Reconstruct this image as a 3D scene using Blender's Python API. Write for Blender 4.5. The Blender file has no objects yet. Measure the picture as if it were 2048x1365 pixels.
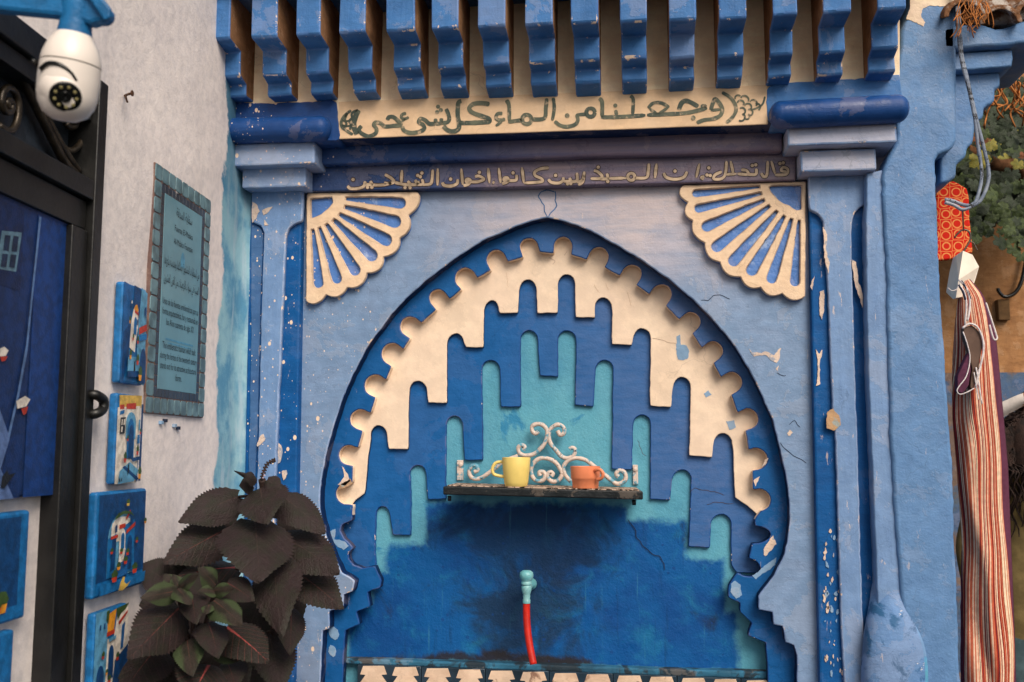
import bpy, bmesh, math, random
from mathutils import Vector, Matrix, noise
random.seed(7)
sc = bpy.context.scene
# ------------------------------------------------------------------ camera
F, CX, CY = 1950.0, 1024.0, 682.5          # focal length and centre in photo pixels (2048 x 1365)
PSI = math.atan(260.0/F*math.cos(math.atan(215.0/F)))   # turned left of the wall's normal
PHI = math.atan(215.0/F)                   # tilted up
CAM = Vector((0.0, -3.1, 1.55))
fh = Vector((-math.sin(PSI), math.cos(PSI), 0)); RT = Vector((math.cos(PSI), math.sin(PSI), 0))
FW = fh*math.cos(PHI)+Vector((0,0,math.sin(PHI))); UP = -fh*math.sin(PHI)+Vector((0,0,math.cos(PHI)))
cd = bpy.data.cameras.new('camera'); cam = bpy.data.objects.new('camera', cd); sc.collection.objects.link(cam)
cd.sensor_width = 36.0; cd.lens = 36.0*F/2048.0; cd.clip_start = 0.05; cd.clip_end = 2000
cd.dof.use_dof = True; cd.dof.focus_distance = 3.0; cd.dof.aperture_fstop = 5.0
m3 = Matrix((RT, UP, -FW)).transposed()
cam.matrix_world = Matrix.Translation(CAM) @ m3.to_4x4()
sc.camera = cam
# ------------------------------------------------------------------ sky, sun, exposure
SUN_EL, SUN_AZ = 41.0, 149.0               # azimuth clockwise from +Y
w = bpy.data.worlds.new('World'); sc.world = w; w.use_nodes = True
nt = w.node_tree; nt.nodes.clear()
sky = nt.nodes.new('ShaderNodeTexSky'); sky.sky_type = 'NISHITA'; sky.sun_disc = False
sky.sun_elevation = math.radians(SUN_EL); sky.sun_rotation = math.radians(SUN_AZ)
sky.air_density = 1.0; sky.dust_density = 4.0; sky.ozone_density = 0.6
bg = nt.nodes.new('ShaderNodeBackground'); bg.inputs[1].default_value = 0.066
wo = nt.nodes.new('ShaderNodeOutputWorld')
hs = nt.nodes.new('ShaderNodeHueSaturation'); hs.inputs['Saturation'].default_value = 0.22
nt.links.new(sky.outputs[0], hs.inputs['Color']); nt.links.new(hs.outputs[0], bg.inputs[0]); nt.links.new(bg.outputs[0], wo.inputs[0])
sl = bpy.data.lights.new('sun', 'SUN'); sun = bpy.data.objects.new('sun', sl); sc.collection.objects.link(sun)
sl.energy = 2.0; sl.angle = math.radians(34); sl.color = (1.0, 0.85, 0.70)
ce = math.cos(math.radians(SUN_EL))
sdir = Vector((math.sin(math.radians(SUN_AZ))*ce, math.cos(math.radians(SUN_AZ))*ce, math.sin(math.radians(SUN_EL))))
sun.rotation_euler = sdir.to_track_quat('Z', 'Y').to_euler(); sun.location = sdir*12
vs = sc.view_settings; vs.view_transform = 'Standard'; vs.look = 'None'; vs.gamma = 1.0; vs.use_curve_mapping = False
vs.exposure = 0.60
# ------------------------------------------------------------------ places: photo pixel -> point on a real plane
def ray(px, py): return (FW + RT*((px-CX)/F) - UP*((py-CY)/F))
def P(px, py, Y=0.0):                       # on the fountain wall's plane, Y metres behind it
    d = ray(px, py); return CAM + d*((Y-CAM.y)/d.y)
def D(px, py, dist):                        # at a distance along the view axis
    return CAM + ray(px, py)*dist
LU = (RT*((1130-CX)/F) + fh*(1/math.cos(PHI))).normalized()     # the left wall runs this way
LN = Vector((LU.y, -LU.x, 0))                                   # and faces this way
LC = P(490, 700, 0.0)
def L(px, py, off=0.0):                     # on the left wall, off metres proud of it
    d = ray(px, py); o = LC+LN*off
    return CAM + d*((o-CAM).dot(LN)/d.dot(LN))
def lw(s, z, off=0.0):                      # left wall coordinates: s metres towards the camera from the corner
    p = LC - LU*s + LN*off; return Vector((p.x, p.y, z))
def ls(p): return -(p-LC).dot(LU)
# ------------------------------------------------------------------ objects
COL = sc.collection
def root(name, label, cat, loc, group=None):
    o = bpy.data.objects.new(name, None); COL.objects.link(o); o.location = loc
    o.empty_display_size = 0.1; o['label'] = label; o['category'] = cat
    if group: o['group'] = group
    return o
def rootloc(p):
    v = Vector((0,0,0))
    while p is not None: v = v+Vector(p.location); p = p.parent
    return v
def link(name, me, mat, parent=None, label=None):
    o = bpy.data.objects.new(name, me); COL.objects.link(o)
    if parent is not None: o.parent = parent
    if mat is not None and len(me.materials) == 0:
        for m in (mat if isinstance(mat, (list, tuple)) else [mat]): me.materials.append(m)
    if label: o['label'] = label
    return o
def mesh(name, vs_, fs, mat, parent=None, smooth=False, label=None, mi=None):
    b = rootloc(parent)
    me = bpy.data.meshes.new(name); me.from_pydata([tuple(Vector(v)-b) for v in vs_], [], fs); me.update()
    bm = bmesh.new(); bm.from_mesh(me); bmesh.ops.recalc_face_normals(bm, faces=bm.faces); bm.to_mesh(me); bm.free()
    if smooth: me.polygons.foreach_set('use_smooth', [True]*len(me.polygons))
    if mi: me.polygons.foreach_set('material_index', mi)
    return link(name, me, mat, parent, label)
def frombm(name, bm, mat, parent=None, smooth=False, label=None):
    bmesh.ops.translate(bm, verts=bm.verts, vec=-rootloc(parent))
    me = bpy.data.meshes.new(name); bm.to_mesh(me); bm.free()
    if smooth: me.polygons.foreach_set('use_smooth', [True]*len(me.polygons))
    return link(name, me, mat, parent, label)
def bev(o, wd=0.004, seg=2, edge=None):
    md = o.modifiers.new('soft_edges', 'BEVEL'); md.width = wd; md.segments = seg; md.limit_method = 'ANGLE'; md.angle_limit = math.radians(35)
    if edge is not None: o.data.materials.append(edge); md.material = len(o.data.materials)-1
    return o
def boxv(x0, x1, y0, y1, z0, z1):
    return [(x0,y0,z0),(x1,y0,z0),(x1,y1,z0),(x0,y1,z0),(x0,y0,z1),(x1,y0,z1),(x1,y1,z1),(x0,y1,z1)]
BOXF = [(0,3,2,1),(4,5,6,7),(0,1,5,4),(1,2,6,5),(2,3,7,6),(3,0,4,7)]
def box(name, x0, x1, y0, y1, z0, z1, mat, parent, b=0.004, label=None):
    return bev(mesh(name, boxv(x0,x1,y0,y1,z0,z1), BOXF, mat, parent, label=label), b)
def resample(pts, step, closed=True):
    out = []; n = len(pts)
    for i in range(n if closed else n-1):
        a = Vector(pts[i]); b = Vector(pts[(i+1) % n]); k = max(1, int((b-a).length/step))
        for j in range(k): out.append(a+(b-a)*(j/k))
    if not closed: out.append(Vector(pts[-1]))
    return out
def wob(pts, amp, seed=0.0, freq=14.0):
    out = []
    for p in pts:
        q = Vector((p[0]*freq+seed, p[1]*freq, seed*1.7)); q2 = q*3.1
        out.append(Vector((p[0]+amp*(noise.noise(q)+.6*noise.noise(q2)), p[1]+amp*(noise.noise(q+Vector((9,4,1)))+.6*noise.noise(q2+Vector((5,8,2)))))))
    return out
def curvemesh(polys, half, bevel, res=1):
    cu = bpy.data.curves.new('outline', 'CURVE'); cu.dimensions = '2D'; cu.fill_mode = 'BOTH'
    cu.extrude = max(0.0, half-bevel); cu.bevel_depth = bevel; cu.bevel_resolution = res; cu.offset = -bevel
    for pl in polys:
        s = cu.splines.new('POLY'); s.points.add(len(pl)-1); s.use_cyclic_u = True
        for p, q in zip(s.points, pl): p.co = (q[0], q[1], 0, 1)
    o = bpy.data.objects.new('outline', cu); COL.objects.link(o)
    dg = bpy.context.evaluated_depsgraph_get(); dg.update()
    me = bpy.data.meshes.new_from_object(o.evaluated_get(dg))
    bpy.data.objects.remove(o); bpy.data.curves.remove(cu)
    me.materials.clear()
    return me
def plate(name, outline, holes, yf, yb, mat, parent, bevel=0.004, w_=0.0012, step=0.012, seed=0.0, label=None, wobble_outer=True, edge=None):
    """outline and holes: lists of (x, z); front at yf, back at yb"""
    polys = []
    for i, pl in enumerate([outline]+list(holes)):
        pl = resample([Vector((a[0], a[1])) for a in pl], step)
        if w_ > 0 and (i > 0 or wobble_outer):
            n_ = len(pl); pl = [pl[k]*.8+(pl[k-1]+pl[(k+1) % n_])*.1 for k in range(n_)]; pl = wob(wob(pl, w_*1.3, seed+i), w_*.8, seed+i+3, 45.0)
        polys.append(pl)
    half = (yb-yf)/2
    me = curvemesh(polys, half, bevel)
    b = rootloc(parent); mid = (yf+yb)/2
    for v in me.vertices:
        x, z, e = v.co; v.co = (x-b.x, mid-e-b.y, z-b.z)
    me.flip_normals() if False else None
    bm = bmesh.new(); bm.from_mesh(me); bmesh.ops.remove_doubles(bm, verts=bm.verts, dist=1e-5)
    bmesh.ops.recalc_face_normals(bm, faces=bm.faces); bm.to_mesh(me); bm.free()
    o = link(name, me, mat, parent, label)
    if edge is not None:
        me.materials.append(edge)
        for pg in me.polygons:
            if .12 < abs(pg.normal.y) < .96: pg.material_index = 1
    return o
def xz(pts, Y): return [(q.x, q.z) for q in (P(a, b, Y) for a, b in pts)]
def ribbon(name, strokes, frame, mat, parent, wpx, seg=5, label=None, lift=0.0):
    """strokes: polylines in photo pixels; frame(px,py) -> point; flat brush strokes with rounded ends"""
    vs_, fs = [], []
    for st in strokes:
        wd = wpx; pts = st
        if isinstance(st, tuple): pts, wd = st
        if len(pts) == 1:
            c = pts[0]; n = 8; b0 = len(vs_)
            for k in range(n): vs_.append(frame(c[0]+wd*.62*math.cos(k*2*math.pi/n), c[1]+wd*.62*math.sin(k*2*math.pi/n)))
            fs.append(tuple(range(b0, b0+n))); continue
        sm = smooth_line(pts, seg); n = len(sm); b0 = len(vs_)
        for i, p in enumerate(sm):
            a = sm[max(0, i-1)]; c = sm[min(n-1, i+1)]; t = (c-a).normalized() if (c-a).length > 1e-6 else Vector((1, 0)); nn = Vector((-t.y, t.x))
            e = min(i, n-1-i); h = wd*.5*(0.55 if e == 0 else 1.0)*(1+.16*noise.noise(Vector((p.x*.09, p.y*.09, wd))))
            vs_.append(frame(*(p+nn*h))); vs_.append(frame(*(p-nn*h)))
        for i in range(n-1): fs.append((b0+2*i, b0+2*i+1, b0+2*i+3, b0+2*i+2))
    return mesh(name, vs_, fs, mat, parent, label=label)
def smooth_line(pts, seg=5):
    pts = [Vector(p) for p in pts]
    if len(pts) == 2: return [pts[0].lerp(pts[1], k/4) for k in range(5)]
    out = []
    for i in range(len(pts)-1):
        p0 = pts[max(0, i-1)]; p1 = pts[i]; p2 = pts[i+1]; p3 = pts[min(len(pts)-1, i+2)]
        for k in range(seg):
            t = k/seg
            out.append(0.5*((2*p1)+(p2-p0)*t+(2*p0-5*p1+4*p2-p3)*t*t+(-p0+3*p1-3*p2+p3)*t*t*t))
    out.append(pts[-1]); return out
def tube(name, pts, r, mat, parent, n=8, seg=4, label=None, taper=None, smooth=True, jit=0.0):
    pts = smooth_line([Vector(p) for p in pts], seg) if seg > 1 else [Vector(p) for p in pts]
    vs_, fs = [], []; m = len(pts); up = None
    for i, p in enumerate(pts):
        t = (pts[min(m-1, i+1)]-pts[max(0, i-1)]).normalized()
        if up is None: up = t.orthogonal().normalized()
        up = (up - t*up.dot(t)); up = up.normalized() if up.length > 1e-5 else t.orthogonal().normalized()
        s = t.cross(up); rr = r if taper is None else r*(taper[0]+(taper[1]-taper[0])*i/(m-1))
        if jit: rr *= 1+jit*noise.noise(p*60)
        for k in range(n):
            a = 2*math.pi*k/n; vs_.append(p+up*(rr*math.cos(a))+s*(rr*math.sin(a)))
    for i in range(m-1):
        for k in range(n): fs.append((i*n+k, i*n+(k+1) % n, (i+1)*n+(k+1) % n, (i+1)*n+k))
    fs.append(tuple(reversed(range(n)))); fs.append(tuple(range((m-1)*n, m*n)))
    return mesh(name, vs_, fs, mat, parent, smooth=smooth, label=label)
def lathe(name, prof, base, axis, mat, parent, n=28, smooth=True, label=None):
    """prof: (radius, height) pairs along axis from base"""
    axis = Vector(axis).normalized(); a = axis.orthogonal().normalized(); b = axis.cross(a); base = Vector(base)
    vs_, fs = [], []
    for r, h in prof:
        for k in range(n):
            t = 2*math.pi*k/n; vs_.append(base+axis*h+a*(r*math.cos(t))+b*(r*math.sin(t)))
    for i in range(len(prof)-1):
        for k in range(n): fs.append((i*n+k, i*n+(k+1) % n, (i+1)*n+(k+1) % n, (i+1)*n+k))
    if prof[0][0] > 1e-4: fs.append(tuple(reversed(range(n))))
    if prof[-1][0] > 1e-4: fs.append(tuple(range((len(prof)-1)*n, len(prof)*n)))
    o = mesh(name, vs_, fs, mat, parent, smooth=smooth, label=label)
    if smooth:
        md = o.modifiers.new('edges', 'EDGE_SPLIT'); md.split_angle = math.radians(50)
    return o
# ------------------------------------------------------------------ materials
def lin(r, g, b):
    f = lambda c: (c/255/12.92) if c/255 <= .04045 else ((c/255+.055)/1.055)**2.4
    return (f(r), f(g), f(b), 1.0)
class N:
    def __init__(s, name):
        s.m = bpy.data.materials.new(name); s.m.use_nodes = True; s.t = s.m.node_tree; s.n = s.t.nodes
        s.b = s.n['Principled BSDF']; s.tc = s.n.new('ShaderNodeTexCoord'); s.o = s.tc.outputs['Object']
    def lk(s, a, b): s.t.links.new(a, b)
    def map(s, sca=(1,1,1), loc=(0,0,0), src=None):
        q = s.n.new('ShaderNodeMapping'); q.inputs['Scale'].default_value = sca; q.inputs['Location'].default_value = loc; s.lk(src or s.o, q.inputs[0]); return q.outputs[0]
    def noise(s, sc_, det=4, rough=.55, src=None, dist=0.0):
        q = s.n.new('ShaderNodeTexNoise'); q.inputs['Scale'].default_value = sc_; q.inputs['Detail'].default_value = det
        q.inputs['Roughness'].default_value = rough; q.inputs['Distortion'].default_value = dist; s.lk(src or s.o, q.inputs['Vector']); return q.outputs[0]
    def vor(s, sc_, src=None, feat='F1', rnd=1.0):
        q = s.n.new('ShaderNodeTexVoronoi'); q.feature = feat; q.inputs['Scale'].default_value = sc_; q.inputs['Randomness'].default_value = rnd; s.lk(src or s.o, q.inputs['Vector']); return q
    def ramp(s, src, a, b, lo=0.0, hi=1.0):
        q = s.n.new('ShaderNodeMapRange'); q.interpolation_type = 'SMOOTHSTEP'; s.lk(src, q.inputs[0])
        for i, v in ((1, a), (2, b), (3, lo), (4, hi)): q.inputs[i].default_value = v
        return q.outputs[0]
    def math(s, op, a, b=None):
        q = s.n.new('ShaderNodeMath'); q.operation = op
        for i, v in enumerate((a, b)):
            if v is None: continue
            if isinstance(v, (int, float)): q.inputs[i].default_value = v
            else: s.lk(v, q.inputs[i])
        return q.outputs[0]
    def mix(s, f, a, b, mode='MIX'):
        q = s.n.new('ShaderNodeMix'); q.data_type = 'RGBA'; q.blend_type = mode
        if isinstance(f, (int, float)): q.inputs[0].default_value = f
        else: s.lk(f, q.inputs[0])
        for i, v in ((6, a), (7, b)):
            if isinstance(v, tuple): q.inputs[i].default_value = v
            else: s.lk(v, q.inputs[i])
        return q.outputs[2]
    def sep(s, src=None):
        q = s.n.new('ShaderNodeSeparateXYZ'); s.lk(src or s.o, q.inputs[0]); return q.outputs
    def bump(s, h, strength, dist=0.01, prev=None):
        q = s.n.new('ShaderNodeBump'); q.inputs['Strength'].default_value = strength; q.inputs['Distance'].default_value = dist
        s.lk(h, q.inputs['Height'])
        if prev is not None: s.lk(prev, q.inputs['Normal'])
        return q.outputs[0]
    def done(s, col, rough=.6, nrm=None, spec=.4, metal=0.0):
        if isinstance(col, tuple): s.b.inputs['Base Color'].default_value = col
        else: s.lk(col, s.b.inputs['Base Color'])
        if isinstance(rough, (int, float)): s.b.inputs['Roughness'].default_value = rough
        else: s.lk(rough, s.b.inputs['Roughness'])
        s.b.inputs['Specular IOR Level'].default_value = spec; s.b.inputs['Metallic'].default_value = metal
        if nrm is not None: s.lk(nrm, s.b.inputs['Normal'])
        return s.m
CREAM = lin(236, 212, 188); CHIP = lin(234, 208, 184); WHITE = lin(232, 222, 214)
def shade(c, k): return (min(1, c[0]*k), min(1, c[1]*k), min(1, c[2]*k), 1.0)
def paint(name, col, col2=None, rough=.55, spec=.4, bump=1.0, chips=None, specks=None, brush=None, grime=None, lump=1.0, blot=None, flake=.6, crack=.5, scuff=0.0, sheen=None):
    """brushed limewash / oil paint on plaster; chips=(colour, threshold, scale), specks=(colour, mask fn), brush=(sx,sy,sz), blot=(colour, threshold, scale)"""
    s = N(name)
    n22 = s.noise(20, 4, .62); bs = s.noise(1.0, 4, .65, s.map(brush or (9, 9, 42))); fn = s.noise(5.5, 7, .70, dist=.3); big = s.noise(3.0, 2, .5)
    c = s.mix(s.ramp(fn, .38, .60), col2 or shade(col, .82), col)
    c = s.mix(s.ramp(bs, .35, .7, 0, .42), c, shade(col, 1.25))
    c = s.mix(s.ramp(n22, .38, .68, .30, 0), c, shade(col, .62))
    if sheen:  # painted sheen: lit tone mixed into the base colour by position
        c = s.mix(s.math('MULTIPLY', s.math('MULTIPLY', sheen[1](s), s.ramp(bs, .25, .65, .45, 1)), sheen[2]), c, sheen[0])
    if blot:
        c = s.mix(s.ramp(s.noise(blot[2], 6, .62, dist=.6), blot[1], blot[1]+.07, 0, .85), c, blot[0])
    if grime:
        c = s.mix(s.ramp(s.noise(1.0, 5, .65, s.map((13, 13, 2.2))), .52, .74, 0, grime[1]), c, grime[0])
    h = s.math('ADD', s.math('MULTIPLY', n22, 1.0), s.math('MULTIPLY', bs, .5)); h = s.math('ADD', h, s.math('MULTIPLY', big, 3.2*lump))
    h = s.math('ADD', h, s.math('MULTIPLY', s.noise(150, 2, .6), .22))
    if flake:
        f1 = s.ramp(fn, .545, .552); f2 = s.ramp(fn, .41, .417)
        c = s.mix(s.math('MULTIPLY', f1, .14*flake), c, shade(CHIP, .95)); c = s.mix(s.math('MULTIPLY', s.math('SUBTRACT', 1.0, f2), .26*flake), c, shade(col, .62))
        h = s.math('ADD', h, s.math('MULTIPLY', s.math('ADD', f1, f2), .32*flake))
    if chips:
        cn = s.noise(chips[2], 6, .70, dist=.4); cm = s.ramp(cn, chips[1], chips[1]+.012)
        c = s.mix(cm, c, chips[0]); h = s.math('SUBTRACT', h, s.math('MULTIPLY', cm, .35))
    sf = s.ramp(s.noise(1.0, 5, .72, s.map((48, 48, 11))), .655, .70, 0, .55*scuff)
    c = s.mix(sf, c, CHIP)
    if crack:
        wv = s.n.new('ShaderNodeVectorMath'); wv.operation = 'MULTIPLY_ADD'; nz_ = s.n.new('ShaderNodeTexNoise'); nz_.inputs['Scale'].default_value = 7; nz_.inputs['Detail'].default_value = 4; s.lk(s.o, nz_.inputs['Vector'])
        s.lk(nz_.outputs['Color'], wv.inputs[0]); wv.inputs[1].default_value = (.22, .22, .22); s.lk(s.o, wv.inputs[2])
        ed = s.vor(5.5, wv.outputs[0], 'DISTANCE_TO_EDGE').outputs['Distance']
        cm2 = s.math('MULTIPLY', s.ramp(ed, .002, .010, 1, 0), s.ramp(big, .50, .60))
        c = s.mix(s.math('MULTIPLY', cm2, .55*crack), c, shade(col, .30))
    if specks:
        sv = s.map((1, 1, .72))
        v = s.vor(specks[2] if len(specks) > 2 else 46, sv); vs2 = s.vor(115, sv)
        rr = s.sep(v.outputs['Color'])
        m = s.ramp(s.math('SUBTRACT', v.outputs['Distance'], s.math('MULTIPLY', s.math('POWER', rr[0], 6.0), .26)), 0.0, .03, 1, 0)
        r2 = s.sep(vs2.outputs['Color'])
        m2 = s.ramp(s.math('SUBTRACT', vs2.outputs['Distance'], s.math('MULTIPLY', s.math('POWER', r2[0], 7.0), .32)), 0.0, .05, 1, 0)
        m = s.math('MAXIMUM', m, m2)
        k = specks[1](s)
        m = s.math('MULTIPLY', m, s.math('GREATER_THAN', s.math('ADD', k, s.math('MULTIPLY', big, .5)), .62))
        c = s.mix(m, c, specks[0])
    nb = s.bump(h, .40*bump, .006)
    r_ = s.ramp(n22, .3, .7, max(.05, rough-.12), min(1, rough+.14))
    return s.done(c, r_, nb, spec)
def flat(name, col, rough=.5, spec=.4, var=.25, sc_=30, bump=.15, metal=0.0):
    s = N(name)
    c = s.mix(s.ramp(s.noise(sc_, 5), .35, .65), shade(col, 1+var*.5), shade(col, 1-var))
    return s.done(c, rough, s.bump(s.noise(sc_*5, 3), bump, .003), spec, metal)
# ================================================================== materials
def leftmask(x0, x1):
    return lambda s: s.ramp(s.sep()[0], x0, x1, 1, 0)
M = {}
def sheenmask(x0, x1, y0=None, y1=None):                 # where a warm light sheen is painted into the colour
    FX_ = P(1110, 700, 0).x
    def f(s):
        x, y, z = s.sep(); m = s.ramp(s.math('ADD', x, s.math('MULTIPLY', s.math('SUBTRACT', s.noise(4, 3), .5), .4)), P(x0, 500, 0).x-FX_, P(x1, 500, 0).x-FX_)
        if y0 is not None: m = s.math('MULTIPLY', m, s.ramp(s.math('ADD', z, s.math('MULTIPLY', s.math('SUBTRACT', s.noise(3, 3), .5), .35)), P(1110, y0, 0).z, P(1110, y1, 0).z))
        return m
    return f
SHEEN = lin(204, 188, 188)  # pinkish tone of the painted sheen on the spandrel
SP = (lin(236, 222, 208),)
LIGHT = lin(114, 144, 180)
M['spandrel'] = paint('light_blue_plaster', LIGHT, lin(126, 150, 184), .42, .5, chips=(CHIP, .735, 5.5), specks=(CHIP, leftmask(-.95, -.35)), lump=1.3, brush=(5, 5, 34), scuff=.7, sheen=(SHEEN, sheenmask(760, 1150, 640, 430), .85))
M['column'] = paint('light_blue_column', lin(116, 148, 190), lin(104, 138, 184), .5, .4, chips=(CHIP, .72, 6.0), specks=(CHIP, leftmask(-.95, -.6)), brush=(40, 9, 4), scuff=1.0)
M['capital'] = paint('pale_blue_capital', lin(140, 162, 196), lin(120, 146, 186), .5, .4, chips=(CHIP, .78, 9.0), specks=(CHIP, leftmask(-.9, -.55)), brush=(5, 9, 42), sheen=(lin(196, 192, 204), sheenmask(1300, 1500), .6))
M['navy'] = paint('deep_blue_reveal', lin(8, 40, 84), lin(6, 32, 70), .6, .2)
M['ring'] = paint('dark_blue_ring', lin(14, 86, 148), lin(20, 90, 152), .5, .22, chips=(CHIP, .735, 5.0), lump=1.5, flake=.15, scuff=.4, sheen=(lin(96, 112, 150), sheenmask(900, 1250, 900, 650), .55))
M['flute'] = paint('dark_blue_flute', lin(10, 86, 150), lin(8, 76, 138), .55, .22, chips=(CHIP, .70, 9.0), specks=(CHIP, leftmask(-.95, -.6)), scuff=.8, flake=.15)
M['greyflute'] = paint('grey_blue_flute', lin(70, 108, 154), lin(58, 94, 142), .55, .3, specks=(CHIP, leftmask(-.95, -.6)), scuff=.6, flake=.3)
M['cream'] = paint('cream_plaster', CREAM, lin(234, 210, 184), .7, .25, chips=(lin(150, 178, 200), .80, 5.0), bump=.5, lump=.6, brush=(8, 8, 8))
M['creamband'] = paint('cream_band', lin(232, 200, 164), lin(226, 192, 154), .7, .25, bump=.5, specks=(lin(240, 225, 210), leftmask(-1.05, -.75)), brush=(6, 6, 30))
M['gapcream'] = paint('sand_cream_gap', lin(248, 224, 194), lin(242, 212, 176), .75, .2, bump=.9, grime=(lin(196, 158, 120), .35))
M['blue'] = paint('mid_blue_relief', lin(20, 90, 154), lin(26, 94, 158), .5, .22, specks=(lin(215, 215, 215), leftmask(-.95, -.5), 24), lump=1.5, flake=.12, sheen=(lin(88, 112, 156), sheenmask(950, 1250), .5))
M['turq'] = paint('turquoise_plaster', lin(84, 168, 190), lin(70, 150, 178), .45, .45, blot=(lin(36, 120, 165), .62, 7.0), bump=1.4)
M['corbel'] = paint('corbel_blue', lin(66, 118, 176), lin(52, 104, 162), .6, .3, chips=(CHIP, .705, 8.0), bump=1.2, scuff=.5)
M['corbelside'] = paint('corbel_side', lin(156, 116, 84), lin(120, 88, 62), .85, .2, bump=1.6, grime=(lin(70, 52, 40), .5))  # dirty brown, toned darker for the shade between the corbels
M['roll'] = paint('roll_blue', lin(22, 70, 132), lin(20, 62, 122), .42, .35, specks=(CHIP, leftmask(-1.1, -.7)), chips=(lin(196, 150, 130), .76, 7), brush=(3, 20, 30))
M['mould'] = paint('moulding_blue', lin(30, 70, 128), lin(44, 76, 130), .36, .4, specks=(CHIP, leftmask(-.95, -.5)), brush=(2.5, 30, 44), bump=1.5, sheen=(lin(150, 128, 136), sheenmask(850, 1150), .75))
M['inscr'] = paint('inscription_blue', lin(34, 64, 112), lin(52, 72, 114), .36, .4, specks=(CHIP, leftmask(-.95, -.6)), brush=(2.5, 30, 50), bump=1.5, sheen=(lin(150, 126, 130), sheenmask(800, 1100), .7))
s_ = N('green_letter_paint'); M['letter'] = s_.done(s_.mix(s_.ramp(s_.noise(42, 6, .7), .52, .66, 0, .75), s_.mix(s_.ramp(s_.noise(12, 4), .4, .6), lin(66, 78, 70), lin(104, 108, 90)), lin(206, 180, 150)), .6, None, .3)
M['goldletter'] = flat('tan_letter_paint', lin(200, 176, 148), .55, .3, .35, 30)
M['outline'] = flat('brown_outline_paint', lin(72, 58, 60), .6, .3, .3)
M['shell'] = paint('shell_cream', lin(236, 206, 174), lin(228, 196, 162), .65, .3, bump=1.2, chips=(lin(120, 150, 190), .79, 8))
M['shellblue'] = paint('shell_groove_blue', lin(70, 118, 190), lin(88, 132, 198), .36, .5, bump=1.6, specks=(CHIP, leftmask(-.75, -.5)), blot=(lin(150, 175, 215), .60, 8))
M['edge_light'] = paint('worn_light_edge', lin(150, 172, 206), lin(110, 140, 186), .6, .3, chips=(CHIP, .60, 26), scuff=1)
M['edge_blue'] = paint('worn_blue_edge', lin(24, 76, 144), lin(18, 62, 120), .5, .4, chips=(CHIP, .645, 26), scuff=1)
M['edge_corbel'] = paint('worn_corbel_edge', lin(84, 130, 190), lin(60, 104, 164), .6, .3, chips=(CHIP, .60, 24), scuff=1)
M['edge_cream'] = paint('worn_cream_edge', lin(214, 186, 158), lin(150, 128, 116), .7, .3, chips=(lin(70, 80, 100), .64, 26))
M['crack'] = flat('dark_crack', lin(40, 48, 66), .9, .1)
M['crackblue'] = flat('blue_crack', lin(86, 118, 160), .9, .1)
M['patch'] = paint('bare_plaster_patch', lin(230, 206, 186), lin(196, 178, 168), .85, .12, bump=1.6, blot=(lin(150, 160, 176), .56, 26))
M['sandpatch'] = paint('sandy_patch', lin(196, 158, 118), lin(168, 140, 116), .9, .1, bump=1.8, blot=(lin(150, 165, 165), .55, 30))
M['greyblue'] = paint('old_blue_patch', lin(134, 166, 196), lin(122, 156, 190), .6, .3, bump=.6)
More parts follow.
